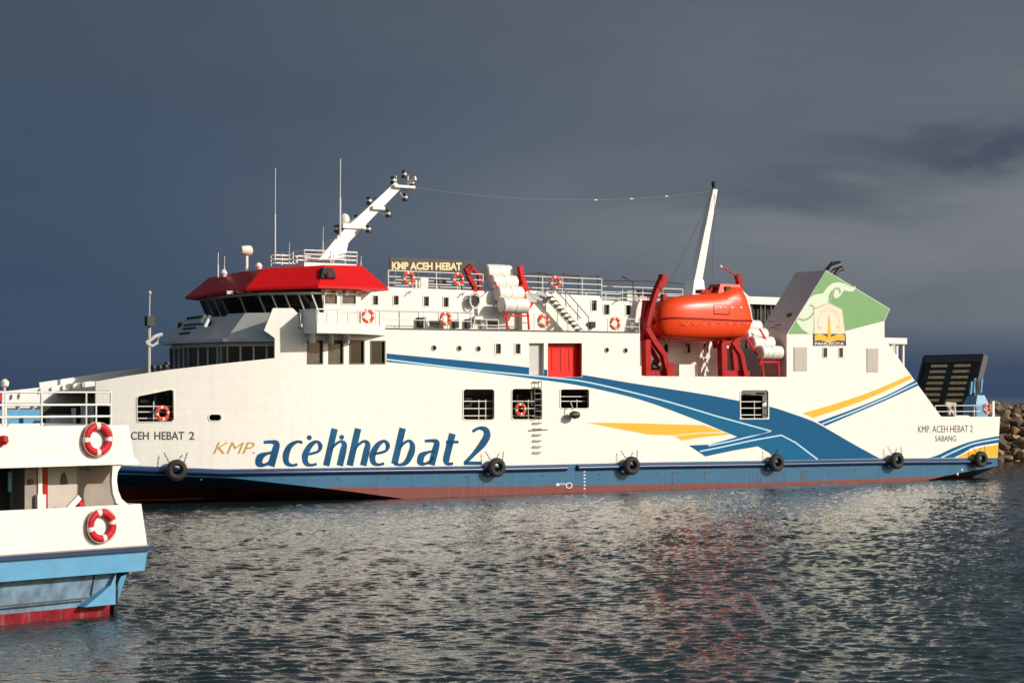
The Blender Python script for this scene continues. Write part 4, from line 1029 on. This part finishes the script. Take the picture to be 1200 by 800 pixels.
mb = MB(); q = Lp(851, 339); mb.box(q.x - .2, q.x + .2, -.64, -.5, q.z - .12, q.z + .14); q = Lp(845, 339); mb.box(q.x - .25, q.x - .13, -.3, .3, q.z - .1, q.z + .1); mb.each('cabin_window', M['glass'], wh)
mb = MB()
for x0, y0, x1, y1 in ((828, 356, 846, 369),):
    a, b = Lp(x0, y0), Lp(x1, y1); mb.tube([(a.x, -1.05, a.z - .1), (a.x, -1.16, b.z), (b.x, -1.16, b.z), (b.x, -1.05, a.z - .1), (a.x, -1.05, a.z - .1)], .022, 6)
mb.build('side_hatch', M['redd'], boat)
mb = MB()
for x in (795, 805, 815, 825, 835, 845, 855, 865): q = Lp(x, 381); mb.tube([(q.x - .22, -1.14, q.z + .12), (q.x, -1.15, q.z), (q.x + .22, -1.14, q.z + .12)], .014, 5)
mb.build('grab_line', M['rope'], boat)
mb = MB()
for x, y in ((783, 348), (838, 341)): q = Lp(x, y); mb.box(q.x - .12, q.x + .12, -.14, .14, q.z - .2, q.z + .18)
q = Lp(832, 342); mb.box(q.x - .5, q.x + .1, -.3, .3, q.z - .1, q.z + .12)
mb.each('hook_fitting', M['redd'], boat)
mb = MB(); k0 = Lp(790, 397); k1 = Lp(872, 391); mb.hexa([(k0.x, -.05, k0.z - .12), (k1.x, -.05, k0.z - .1), (k1.x, .05, k0.z - .1), (k0.x, .05, k0.z - .12)], [(k0.x, -.05, k0.z + .1), (k1.x, -.05, k1.z + .1), (k1.x, .05, k1.z + .1), (k0.x, .05, k0.z + .1)]); mb.build('keel', M['orange'], boat)
mb = MB()
q = Lp(852, 351); mb.box(q.x - .5, q.x + .5, -1.03, -.98, q.z - .02, q.z + .02)
for x in (836, 842, 850, 860): q = Lp(x, 361); mb.lathe([(-.02, .06), (.02, .06)], (q.x, -1.06, q.z), 'Y', 8)
mb.each('reflective_patch', M['bandw'], boat)

# --- aft white mast with stays
YM2 = 5.8
m0, m1, m2 = SH.px(813, 347, YM2), SH.px(815, 328, YM2), SH.px(836.5, 222, YM2)
mb = MB(); sq = lambda c, w: [(c.x - w, c.y - w, c.z), (c.x + w, c.y - w, c.z), (c.x + w, c.y + w, c.z), (c.x - w, c.y + w, c.z)]
mb.hexa(sq(m0, .50), sq(m1, .36)).hexa(sq(m1, .30), sq(m2, .17)); am = mb.build('aft_mast', M['wpaint'], ferry)
MB().lathe([(-.1, .14), (.05, .14), (.06, .1), (.2, .1), (.21, .15), (.45, .15), (.5, .05)], m2, 'Z', 12).build('mast_light', M['black'], am, smooth=True)
mb = MB()
for (x, y) in ((779, 345), (834, 345)): mb.tube([m2 + Vector((0, -.1, 0)), SH.px(x, y, 4)], .014, 5)
mb.each('stay', M['ink'], am)
ws = []; wa, wb = SH.px(487, 220, YM), SH.px(834, 224, YM2)
for i in range(25):
    t = i / 24; p = wa.lerp(wb, t); p.z -= .62 * 4 * t * (1 - t); ws.append(p)
aer = MB().tube(ws, .013, 5).build('wire_aerial', M['steel'], ferry)
mb = MB()
for i in (14, 17, 20): mb.lathe([(-.12, .02), (0, .05), (.12, .02)], ws[i], 'X', 8)
mb.each('insulator', M['raft'], aer, smooth=True)

# --- shelter between the funnels with a white roof edge
a, b = SH.px(876, 356, 7.5), SH.px(917, 349, 7.5)
MB().box(a.x, b.x, 7.5, 10.5, a.z, b.z + .02).build('shelter_roof', M['wpaint'], ferry)
mb = MB()
for x in (880, 891, 896, 903, 908): p = SH.px(x, 360, 7.7); mb.box(p.x, p.x + .1, 7.7, 7.8, 6.3, a.z)
mb.each('shelter_post', M['ink'], ferry)  # posts coloured dark to imitate shade under the roof
MB().box(a.x - .2, b.x + 1, 8.0, 8.1, 6.3, a.z - .01).build('shelter_shade_sheet', M['dark'], ferry)  # near-black sheet stands in for the shade inside the shelter
a, b = SH.px(864, 345, 3.5), SH.px(880, 352, 3.5)
MB().prism([ypoly([(861, 334), (869, 339), (882, 351), (884, 354), (868, 354)], 3.4)], 3.4, 3.6).build('canvas_cover', M['raft'], ferry)
MB().prism([ypoly([(878, 352), (886, 396), (878, 396), (872, 352)], 2.4)], 2.4, 2.5).build('white_vent_trunk', M['raft'], ferry)

# --- funnel
W = 2.7
fo_ = [(922, 400), (922, 392), (968, 316.5), (1043, 362), (1036.5, 376), (1036.5, 396), (1039, 400)]
fp = ypoly(fo_, 0)
funnel = MB().prism([fp], 0, W)
# the near side is white, the sunless faces get a darker colour with their shade in it
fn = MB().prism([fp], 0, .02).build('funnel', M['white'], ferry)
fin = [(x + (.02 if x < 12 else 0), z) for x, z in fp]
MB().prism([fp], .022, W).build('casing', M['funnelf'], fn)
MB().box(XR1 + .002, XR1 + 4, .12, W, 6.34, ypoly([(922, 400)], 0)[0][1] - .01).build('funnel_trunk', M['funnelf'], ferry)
def fdecal(name, polys, m, lift, par=fn):
    mb = MB()
    for p in polys: mb.prism([ypoly(p, 0)], -lift, -lift + .003)
    return mb.build(name, M[m], par)
fdecal('green_panel', [[(923, 391.5), (967.8, 317), (1042.4, 362.2), (1036, 376), (990, 388), (990.2, 391)]], 'green', .004)
swirl = smoothpts([(934, 373), (944, 357), (950, 348), (957, 344.6), (964, 343.6), (970, 336), (977, 331.5), (984, 331), (993, 333.5), (1003, 336.5)]) + smoothpts([(1003, 336.5), (1000, 341), (994, 341.3), (989, 340.5), (985, 346), (980, 349.5), (976.8, 346.5), (978, 341), (974, 341), (971, 347), (970, 355), (962, 358), (954, 361.5)])[1:] + [(953, 391), (948, 391), (940, 386), (933.5, 377)]
fdecal('swirl_pattern', [swirl], 'mint', .008)
fdecal('swirl_shade', [ribbon(smoothpts([(984.5, 343.5), (983, 338.5), (979, 338), (976, 342), (973, 350), (971, 357)]), 2.4)], 'greyg', .012)
fdecal('swirl_shade', [ ribbon(smoothpts([(948.5, 357.5), (953, 359.5), (953.5, 366), (948, 372.5), (941, 375), (935, 373)]), 2.2), ribbon(smoothpts([(990, 331), (996, 335), (1003, 336)]), 1.4)], 'greyg', .012)
crest = [(954, 362), (971.5, 354.8), (987, 362.5), (990.5, 391.5), (990.5, 392), (954, 392)]
cr = fdecal('funnel_crest', [crest], 'cream', .016)
fdecal('crest_line', [ribbon(smoothpts([(962, 388), (958.5, 380), (960, 371), (967, 364.5), (974, 364), (981, 369), (983.5, 377), (981, 387)]), .7), ribbon([(954.4, 362.2), (971.4, 355.4), (986.6, 362.8), (990, 391)], .8), ribbon([(960, 366), (971, 360), (982, 366)], .7), ribbon([(957, 384), (963, 384)], .8), ribbon([(979, 383), (987, 384)], .8)], 'creamd', .019, cr)
fdecal('crest_book_border', [[(952.5, 391), (990.8, 391), (991.5, 405), (952.8, 405)]], 'black', .022, cr)
fdecal('crest_book', [smoothpts([(954.5, 392.5), (961, 391.2), (967, 393.5), (971.5, 396), (976, 393.5), (983, 391.2), (989.5, 392.5)]) + [(989.5, 399.5)] + smoothpts([(989.5, 399.5), (982, 398.5), (976, 400), (971.5, 401.5), (966, 400), (960, 398.5), (954.5, 399.5)])[1:], ], 'yellow', .026, cr)
fdecal('crest_blade', [[(969.5, 394), (970.3, 378), (971.4, 367.5), (972.6, 378), (973.6, 394), (971.5, 397.5)]], 'yellow', .030, cr)
mb = MB(); letters(mb, 'PANCACITA', (955, 400.9, 989, 404.2), lambda x, y: SH.px(x, y, -.03), bold=.02); thicken(mb.build('crest_lettering', M['bandw'], cr), .003)
for i, (a, b, c, d) in enumerate(((930, 406.5, 945.5, 434.5), (1015.5, 408, 1029, 436))):
    f = MB().prism([ypoly(rectloop(a, b, c, d), 0)], -.03, -.003).build('louvre', M['louvre'], ferry)
    mb = MB(); q0, q1 = SH.px(a + .6, d - .8, 0), SH.px(c - .6, b + .8, 0); k = 11
    for j in range(k): z = q0.z + (q1.z - q0.z) * (j + .3) / k; mb.box(q0.x, q1.x, -.05, -.028, z, z + .06)
    mb.build('slat', M['louvre'], f)
for a, b, c, d in ((964.5, 407.5, 969, 418.5), (983, 407.5, 987.5, 418.5)):
    f = MB().prism([ypoly(rectloop(a - .8, b - .8, c + .8, d + .8), 0), ypoly(rectloop(a, b, c, d), 0)], -.03, -.004).build('window', M['wpaint'], ferry)
    MB().prism([ypoly(rectloop(a, b, c, d), 0)], -.012, -.005).build('pane', M['glass'], f)
# exhaust pipes
mb = MB()
mb.tube([SH.px(967, 322, 1.0), SH.px(973, 314, 1.0), SH.px(984, 310.5, 1.0)], .22, 12); mb.tube([SH.px(978, 322, 1.2), SH.px(983, 316, 1.2), SH.px(988, 315, 1.2)], .12, 10); mb.tube([SH.px(970, 318, 2.0), SH.px(975, 309.5, 2.0), SH.px(984, 308.5, 2.0)], .16, 10)
mb.each('exhaust_pipe', M['black'], fn, smooth=True)
mb = MB()
for x, y in ((907, 384), (913, 381), (905, 377), (910, 390), (916, 388), (922, 378), (928, 372)):
    # small rungs and fittings on the front casing
    X = SH.px(x, y, 1.3).x; p = SH.px(x, y, 1.3); mb.box(p.x - .1, p.x + .02, 1.1, 1.6, p.z, p.z + .04)
mb.each('casing_rung', M['ink'], fn)
mb = MB(); p = SH.px(925, 370, .9); mb.lathe([(-.25, .1), (-.2, .16), (.1, .16), (.15, .08)], p, 'Y', 10); mb.tube([p, p + Vector((.9, 0, -.1))], .03, 6); mb.build('casing_lamp', M['ink'], fn)

# --- aft shelter beyond the sloping side
a, b = SH.px(1030, 402.5, 3.2), SH.px(1063, 396, 3.2)
MB().box(a.x, b.x, 3.2, 6.4, a.z, b.z).build('aft_shelter_roof', M['wpaint'], ferry)
mb = MB()
for x in (1045, 1051.5, 1059): p = SH.px(x, 402, 3.4); mb.box(p.x - .07, p.x + .07, 3.4, 3.5, 3.2, a.z)
mb.each('aft_shelter_post', M['wpaint'], ferry)
p = SH.px(1040, 410, 4.6); q = SH.px(1058, 410, 4.6); MB().box(p.x, q.x - .4, 4.6, 4.7, 3.1, a.z).build('aft_shelter_panel', M['lgrey'], ferry)
# sloping side top closing toward the stern: inner face
# --- stern ramp raised, dark with worn cleats
Yr0, Yr1 = 2.5, 7.7
tr, tl = SH.px(1153, 416.5, Yr0), None
pt = SH.px(1153, 416.5, Yr0); pbm = SH.px(1137, 482, Yr0)
rmb = MB(); T = .28
def rp(t, Y, off=0): 
    v = pbm.lerp(pt, t); n_ = Vector((-(pt.z - pbm.z), 0, (pt.x - pbm.x))).normalized(); return Vector((v.x, Y, v.z)) + n_ * off
rmb.hexa([rp(-.3, Yr0), rp(-.3, Yr1), rp(-.3, Yr1, -T), rp(-.3, Yr0, -T)], [rp(1, Yr0), rp(1, Yr1), rp(1, Yr1, -T), rp(1, Yr0, -T)])
rampo = rmb.build('stern_ramp', M['black'], ferry)
mb = MB()
mb.hexa([rp(.88, Yr0, .12), rp(.88, Yr1, .12), rp(.88, Yr1, .002), rp(.88, Yr0, .002)], [rp(1.0, Yr0, .12), rp(1.0, Yr1, .12), rp(1.0, Yr1, .002), rp(1.0, Yr0, .002)])
mb.hexa([rp(1.001, Yr0 - .06, .14), rp(1.001, Yr1 + .06, .14), rp(1.001, Yr1 + .06, -T), rp(1.001, Yr0 - .06, -T)], [rp(1.02, Yr0 - .06, .14), rp(1.02, Yr1 + .06, .14), rp(1.02, Yr1 + .06, -T), rp(1.02, Yr0 - .06, -T)])
mb.hexa([rp(-.3, Yr0 - .14, .16), rp(-.3, Yr0 - .002, .16), rp(-.3, Yr0 - .002, -T), rp(-.3, Yr0 - .14, -T)], [rp(1, Yr0 - .14, .16), rp(1, Yr0 - .002, .16), rp(1, Yr0 - .002, -T), rp(1, Yr0 - .14, -T)])
mb.hexa([rp(-.3, Yr1 + .002, .16), rp(-.3, Yr1 + .14, .16), rp(-.3, Yr1 + .14, -T), rp(-.3, Yr1 + .002, -T)], [rp(1, Yr1 + .002, .16), rp(1, Yr1 + .14, .16), rp(1, Yr1 + .14, -T), rp(1, Yr1 + .002, -T)])
mb.build('ramp_edge', M['ink'], rampo)
for j in range(7):
    t = .80 - j * .105
    for c in (3.4, 5.5):
        MB().hexa([rp(t, c, .07), rp(t, c + 1.45, .07), rp(t, c + 1.45, .002), rp(t, c, .002)], [rp(t + .045, c, .07), rp(t + .045, c + 1.45, .07), rp(t + .045, c + 1.45, .002), rp(t + .045, c, .002)]).build('cleat', M['cleat'], rampo)
# --- stern gear: blue winch with horns, ochre bollard frame, rails
mb = MB(); c = SH.px(1144, 472, 1.6)
mb.hexa([(c.x - .55, 1.1, 3.1), (c.x + .55, 1.1, 3.1), (c.x + .55, 2.2, 3.1), (c.x - .55, 2.2, 3.1)], [(c.x - .55, 1.1, c.z - .1), (c.x + .55, 1.1, c.z - .1), (c.x + .55, 2.2, c.z - .1), (c.x - .55, 2.2, c.z - .1)])
mb.hexa([(c.x - .6, 1.05, c.z - .1), (c.x + .6, 1.05, c.z - .1), (c.x + .6, 2.2, c.z - .1), (c.x - .6, 2.2, c.z - .1)], [(c.x - .32, 1.2, c.z + .5), (c.x + .32, 1.2, c.z + .5), (c.x + .32, 2.0, c.z + .5), (c.x - .32, 2.0, c.z + .5)])
wn_ = mb.build('ramp_winch', M['ltblue'], ferry)
mb = MB()
for x, y0, y1 in ((1137, 462, 447), (1141, 460, 443), (1149, 460, 444)): mb.bar(SH.px(x, y0, 1.6), SH.px(x + 1.5, y1, 1.6), .13, .13)
mb.each('winch_post', M['ltblue'], wn_)
mb = MB()
for x, y0, y1 in ((1144.5, 462, 445), (1146.5, 462, 446)): mb.tube([SH.px(x, y0, 1.5), SH.px(x, y1, 1.5)], .05, 6)
p = SH.px(1140, 483, 1.05); mb.lathe([(-.1, .2), (.05, .2)], p, 'Y', 12)
mb.each('ramp_wire', M['ink'], wn_)
mb = MB().bar(SH.px(1108, 472, 1.5), SH.px(1118, 486, 1.5), .16, .16).bar(SH.px(1112, 486, 1.5), SH.px(1113, 473, 1.5), .16, .16).bar(SH.px(1119, 487, 1.5), SH.px(1118, 473, 1.5), .14, .14).bar(SH.px(1108, 472, 1.5), SH.px(1120, 473, 1.5), .14, .14)
mb.build('mooring_frame', M['tan'], ferry)
a, b = hpx(1096, 487, .15), hpx(1164, 487, .15)
railing([(a.x, .15, zst - .02), (b.x, .15, zst - .02)], .74, 2, name='stern_rail', step=2.0)
railing([(b.x, BEAM - .15, zst - .02), (b.x - 3, BEAM - .15, zst - .02)], .74, 2, name='stern_rail')
p = hpx(1163, 487, .2); MB().box(p.x - .1, p.x + .1, .1, .3, zst, zst + 1.0).build('stern_post', M['wpaint'], ferry)

# --- bow flagstaff with a light box and an anchor davit
Yf = 5.8
p0, p1_, p2_ = SH.px(174.5, 440, Yf), SH.px(175, 372, Yf), SH.px(175.5, 343, Yf)
fs_ = MB().tube([p0, p1_], .09, 8).tube([p1_, p2_], .035, 6).build('foremast', M['lgrey'], ferry)
p = SH.px(175.5, 376, Yf - .2); MB().box(p.x - .2, p.x + .2, p.y - .2, p.y + .2, p.z - .24, p.z + .24).build('mast_lamp', M['black'], fs_)
MB().lathe([(-.1, .05), (0, .1), (.1, .05)], p2_, 'Z', 8).build('truck_light', M['lgrey'], fs_)
mb = MB().tube([SH.px(190, 391.5, 5.2), SH.px(182, 394, 5.2), SH.px(171, 402, 5.2)], .10, 8).tube([SH.px(171, 402, 5.2), SH.px(178, 405.5, 5.2), SH.px(184, 402, 5.2), SH.px(186, 394, 5.2)], .08, 8)
mb.build('forward_davit', M['lgrey'], ferry)
mb = MB()
for x, y in ((180, 431), (187, 431), (194, 430), (196, 427)): p = SH.px(x, y, 3.5); mb.lathe([(-.5, .1), (-.05, .12), (0, .17), (.12, .14)], p, 'Z', 10)
mb.each('mooring_bollard', M['black'], ferry, smooth=True)

# ------------------------------------------------------------------ tyre fenders hung along the side
def tyre():
    t = empty('tyre_fender', (0, 0, 0), SHIP_ANG, '', 'tyre fender', 'black tyre fenders chained along the ferry side')
    prof = []
    for k in range(17):
        a = 2 * math.pi * k / 16; prof.append((.20 * math.copysign(abs(math.sin(a)) ** .7, math.sin(a)), .37 + .155 * math.copysign(abs(math.cos(a)) ** .8, math.cos(a))))
    MB().lathe(prof, (0, 0, 0), 'Y', 28).build('casing', M['rubber'], t, smooth=True)
    mb = MB()
    for k in range(28): a = 2 * math.pi * k / 28; p = Vector((.52 * math.cos(a), 0, .52 * math.sin(a))); mb.bar(p + Vector((0, -.14, 0)), p + Vector((0, .14, 0)), .05, .05)
    mb.build('tread', M['rubber'], t)
    for s in (-1, 1):
        mb = MB(); a, b = Vector((s * .36, -.05, .34)), Vector((s * .60, .24, .90))
        for i in range(7): q, r = a.lerp(b, i / 7), a.lerp(b, (i + .8) / 7); mb.bar(q, r, .07 if i % 2 else .03, .03 if i % 2 else .07)
        mb.build('chain', M['steel'], t)
    return t
ty = tyre(); first = True
for lab, x, y in [('black tyre fender hung under the bow name, farthest left on the ferry', 207, 550.5), ('black tyre fender hung just right of the big numeral two', 582, 547.5), ('black tyre fender hung below the yellow flash, right of the draught marks', 740, 545.5),
                ('black tyre fender hung where the pale blue wedge meets the waterline', 910, 542), ('black tyre fender hung right of where the wide blue sweep ends', 1051, 539.5), ('black tyre fender hung at the stern over the yellow corner', 1149.5, 538)]:
    o = ty if first else copy_tree(ty); first = False
    p = hpx(x, y, -.42); o.location = SH.world(p); o['label'] = lab; o.scale = (.94,) * 3
    o.rotation_euler = (0, 0, SHIP_ANG + (-math.atan(.027 * (-11 - p.x)) if p.x < -11 else 0)); 

# ------------------------------------------------------------------ life rings
def life_ring(col, r=.36, t=.085):
    me_t = empty('life_ring', (0, 0, 0), SHIP_ANG, '', 'life ring', 'red and white life rings')
    prof = [(t * .8 * math.sin(2 * math.pi * k / 12), r - t + t * math.cos(2 * math.pi * k / 12)) for k in range(13)]
    def mf(i, k):
        return 1 if (k % 10) in (0, 1) else 0
    MB().lathe(prof, (0, 0, 0), 'Y', 40, mf=mf).build('ring', [M[col], M['bandw']], me_t, smooth=True)
    mb = MB(); pts = []
    for k in range(33): a = 2 * math.pi * k / 32; rr = r - .004 + .022 * abs(math.sin(2 * a)); pts.append((rr * math.cos(a), -.02, rr * math.sin(a)))
    mb.tube(pts, .012, 5).build('grab_line', M['rope'], me_t); return me_t
G_ = 'life rings carried on the ferry'
ra_ = life_ring('oring'); ra_['group'] = G_
rings = [('orange life ring behind the bars of the slanted bow window', 190.5, 484, None, .12, 1), ('orange life ring behind the bars of the opening crossed by the rung ladder', 610, 479.5, None, .12, .95),
         ('pale red life ring hung at the aft end of the bridge wing', 431, 370.5, .1, 0, 1), ('red life ring on the deckhouse rail below the name board', 522, 373.5, .1, 0, 1), ('red life ring on the pale locker wall left of the stair', 637.5, 375.5, .9, 0, 1),
         ('orange life ring on the rail left of the front davit', 720.5, 379, .1, 0, 1), ('red life ring on the roof rail under the letters KMP', 479, 326, 1.7, 0, 1), ('bright orange life ring on the roof rail under the right end of the name board', 537, 327, 1.7, 0, 1),
         ('orange life ring on the roof rail above the stair head', 651, 331, 1.6, 0, 1), ('red life ring on the stern rail beside the blue winch', 1156.5, 478.5, .05, 0, 1)]
first = True
for lab, x, y, Y, off, sc in rings:
    o = ra_ if first else copy_tree(ra_); first = False
    p = hpx(x, y, off) if Y is None else SH.px(x, y, Y); o.location = SH.world(p); o['label'] = lab; o.scale = (sc,) * 3

# ================================================================== THE SMALL BOAT AT THE LEFT
BA = math.atan2(.72, .69)
BO = Frame(-9.35, 45.0, BA)
def bp(x, y, Y=0): return BO.px(x, y, Y)
sb = empty('harbour_boat', (BO.ox, BO.oy, 0), BA, 'small white and light blue boat cut off by the left edge of the picture', 'boat')
XL = -9.0; BW = 3.6
def bz(y, x=150): return bp(x, y).z
xe_ = lambda x, Y=0: bp(x, 600, Y).x
z_lb0, z_lb1 = bz(638, 172), bz(590, 165); z_ub0, z_ub1 = bz(540.5, 155), bz(497.5, 150)
def side_panel(pts, Y0, Y1, m, name, parent=sb, far=True):
    mb = MB().prism([pts], Y0, Y1)
    if far: mb.prism([pts], BW - Y1, BW - Y0)
    return mb.build(name, M[m], parent)
xr_ = xe_(170)
# lower bulwark
side_panel([(XL, z_lb0), (xe_(172.5), z_lb0), (xe_(165.5), z_lb1), (XL, z_lb1)], 0, .08, 'boatwhite', 'lower_bulwark')
MB().hexa([(xe_(172.5) - .08, .08, z_lb0), (xe_(172.5), .08, z_lb0), (xe_(172.5), BW - .08, z_lb0), (xe_(172.5) - .08, BW - .08, z_lb0)], [(xe_(165.5) - .08, .08, z_lb1), (xe_(165.5), .08, z_lb1), (xe_(165.5), BW - .08, z_lb1), (xe_(165.5) - .08, BW - .08, z_lb1)]).build('transom_bulwark', M['boatwhite'], sb)
# rubbing strake, dark with a thin cream line above
MB().box(XL, xe_(178), -.10, BW + .1, z_lb0 - .13, z_lb0 - .03).build('rubbing_strake', M['navy'], sb)
MB().box(XL, xe_(174), -.04, BW + .04, z_lb0 - .03, z_lb0 + .0).build('deck_edge', M['brown'], sb)
z_b0 = bz(668, 170)
# light blue topside band
MB().hexa([(XL, .02, z_b0), (xe_(170), .02, z_b0), (xe_(170), BW - .02, z_b0), (XL, BW - .02, z_b0)], [(XL, .0, z_lb0 - .14), (xe_(173), .0, z_lb0 - .14), (xe_(173), BW, z_lb0 - .14), (XL, BW, z_lb0 - .14)]).build('topside', M['ltblue'], sb)
# lower hull, narrower, dull blue mottled to imitate light off the water, with red boot
zr_ = bz(711, 130); xk = xe_(128, .5)
mb = MB()
mb.hexa([(XL, .55, zr_), (xk, .55, zr_), (xk, BW - .55, zr_), (XL, BW - .55, zr_)], [(XL, .30, z_b0 - .005), (xk + .02, .30, z_b0 - .005), (xk + .02, BW - .3, z_b0 - .005), (XL, BW - .3, z_b0 - .005)])
mb.build('lower_hull', M['wethull'], sb)
mb = MB(); k1 = xe_(133, .5)
mb.hexa([(xk + .03, 1.2, zr_), (xe_(139, 1.2), 1.2, zr_), (xe_(139, 1.2), BW - 1.2, zr_), (xk + .03, BW - 1.2, zr_)], [(xk + .03, 1.0, z_b0 - .005), (xe_(143, 1.0) + .2, 1.0, z_b0 - .005), (xe_(143, 1.0) + .2, BW - 1.0, z_b0 - .005), (xk + .03, BW - 1.0, z_b0 - .005)])
mb.build('stern_knuckle', M['ltblue'], sb)
a_ = [(xe_(94, .42), zr_ + .03), (xk - .01, zr_ + .03), (xk - .01, z_b0 - .05), (xk - .15, z_b0 - .32), (xe_(112, .42), zr_ + .3)]
mb = MB().prism([a_], .22, .54); mb.build('quarter_patch', M['ltblue'], sb)
mb = MB().hexa([(XL, .58, -.5), (xe_(134, .58), .58, -.5), (xe_(134, .58), BW - .58, -.5), (XL, BW - .58, -.5)], [(XL, .53, zr_ - .003), (xe_(135, .53), .53, zr_ - .003), (xe_(135, .53), BW - .53, zr_ - .003), (XL, BW - .53, zr_ - .003)])
mb.build('boot_topping', M['boatboot'], sb)
MB().tube([(xk + .14, .50, -.4), (xk + .14, .45, z_b0 - .45), (xk + .2, .40, z_b0 - .1), (xk + .4, .3, z_b0 - .01)], .07, 8).build('rudder_post', M['black'], sb)
mb = MB().tube([(XL, .30, z_b0 - .62), (xk - .7, .33, z_b0 - .58)], .02, 6).tube([(xk - .55, .30, z_b0 - .02), (xk - .55, .45, z_b0 - .55)], .018, 6); mb.each('hull_seam', M['ink'], sb)
# deck
MB().box(XL, xe_(165), .1, BW - .1, z_lb0 + .02, z_lb0 + .08).build('deck', M['grey'], sb)
# upper bulwark, deck and curved quarter bracket
side_panel([(XL, z_ub0), (xe_(162, 0), z_ub0 - .0), (xe_(157), z_ub0 + .1), (xe_(150.5), z_ub1), (XL, z_ub1)], 0, .07, 'boatwhite', 'upper_bulwark')
MB().box(XL, xe_(162), -.05, BW + .05, z_ub0 - .06, z_ub0 - .002).build('upper_deck', M['boatwhite'], sb)
MB().box(xe_(150) - .08, xe_(150), .08, BW - .08, z_ub0, z_ub1).build('transom_rail_panel', M['boatwhite'], sb)
q = [(133, 541), (150, 541), (143, 545), (138.5, 553), (137.5, 562), (139, 574), (143, 584), (151, 591), (157, 592.5), (143, 592.8), (137, 589), (133, 578), (131.5, 563)]
side_panel([(bp(x, y).x, bp(x, y).z) for x, y in q], .02, .12, 'boatwhite', 'quarter_bracket')
# cabin wall inside, in shade: drab panels, a recess with a door and a fitting
def bbox(x0, y0, x1, y1, Y, d, m, name, parent=sb):
    a, b = bp(x0, y1, Y), bp(x1, y0, Y); return MB().box(a.x, b.x, Y, Y + d, a.z, b.z).build(name, M[m], parent)
zc0, zc1 = z_lb0 + .08, z_ub0 - .06
a, b, c_ = bp(56, 560, .9).x, bp(90, 560, .9).x, bp(134, 560, .9).x
cab = MB().box(a, b, .9, BW - .9, zc0, zc1).build('cabin', M['tan'], sb)
MB().box(b + .005, c_, .92, BW - .92, zc0, zc1).build('aft_locker', M['brown'], sb)
MB().box(XL, a - .6, 1.6, BW - .9, zc0, zc1).build('dark_cabin', M['dark'], sb)
bbox(29, 545, 50, 597, .85, .5, 'brown', 'engine_panel'); bbox(45, 546, 49.5, 581, .80, .05, 'boatwhite', 'door_jamb'); bbox(50.5, 543, 55.5, 596, .84, .5, 'redd', 'red_jamb')
bbox(44, 579, 54, 597, .70, .12, 'boatwhite', 'switch_box'); bbox(10, 553, 14, 576, 1.2, .05, 'ltblue', 'blue_strip')
p = bp(36, 564, .83); MB().lathe([(-.02, .07), (.03, .07)], p, 'Y', 12).build('gauge', M['black'], sb)
p = bp(75, 561, .88)
MB().prism([[(p.x - .09, p.z - .12), (p.x + .10, p.z - .12), (p.x + .06, p.z + .06), (p.x + .02, p.z + .16), (p.x - .05, p.z + .1)]], .86, .89).build('vent_hole', M['black'], cab)
# flag-like rag and oar on the rail
mb = MB().bar(bp(80, 596, .3), bp(93, 582, .3), .06, .14); mb.build('oar_blade', M['boatwhite'], sb)
p = bp(93, 591, .35); MB().lathe([(-.1, .05), (-.05, .1), (.08, .08), (.1, .02)], p, 'X', 10).build('red_buoy', M['rring'], sb, smooth=True)
# lettering-like vent slots
mb = MB()
for x, y in ((95, 545), (100, 546), (95, 549), (101, 550)): p = bp(x, y, .9); mb.box(p.x, p.x + .1, .90, .919, p.z - .015, p.z + .015)
mb.each('vent_slot', M['black'], sb)
# top rail
mb = MB(); zt0 = z_ub1; Y = .05
top = bz(459.5, 130)
for y in (459.5, 474, 487.5): z = bp(130, y, Y).z; mb.tube([(XL, Y, z), (bp(130 if y > 460 else 132, y, Y).x, Y, z)], .020 if y < 470 else .026, 8)
for x in (3, 48.5, 101, 112.5, 130): p = bp(x, 487, Y); mb.tube([(p.x, Y, zt0 - .02), (p.x, Y, top if x not in (112.5,) else bp(130, 474, Y).z)], .028 if x not in (101, 112.5) else .022, 8)
mb.build('top_rail', M['boatwhite'], sb)
mb = MB(); z = bp(130, 459.5, BW).z
mb.tube([(XL, BW - .05, z), (bp(130, 459, Y).x, BW - .05, z), (bp(130, 459, Y).x, .05, z)], .028, 8)
for t in range(6): mb.tube([(XL + t * 1.6, BW - .05, zt0), (XL + t * 1.6, BW - .05, z)], .028, 8)
mb.build('far_top_rail', M['boatwhite'], sb)
# red cloth and a lamp post at the very edge of the picture
MB().tube([bp(3.5, 498, .6), bp(5, 452, .6)], .04, 8).build('lamp_post', M['lgrey'], sb)
MB().lathe([(-.1, .03), (-.06, .09), (.04, .1), (.1, .03)], bp(5.5, 449, .6), 'Z', 12).build('deck_lamp', M['raft'], sb, smooth=True)
p, q = bp(-3, 470, .6), bp(5, 460, .6); MB().box(p.x, q.x, .58, .62, p.z, q.z).build('red_flag', M['rring'], sb)
p = bp(4, 516, -.08); MB().lathe([(-.1, .06), (-.02, .12), (.1, .1), (.12, .02)], p, 'Z', 10).tube([p, bp(1, 523, -.08)], .03, 6).build('cleat', M['redd'], sb)
# life rings of the small boat
rb2 = life_ring('rring', .40, .09); rb2['group'] = 'life rings carried on the small boat'
rb2.rotation_euler = (0, R(8), BA); rb2.location = BO.world(bp(114.5, 514.5, -.09)); rb2['label'] = 'red and white life ring on the upper white bulwark of the small boat'
r2 = copy_tree(rb2); r2.location = BO.world(bp(119, 615.5, -.09)); r2.rotation_euler = (0, R(-4), BA); r2['label'] = 'red and white life ring on the lower white bulwark of the small boat'
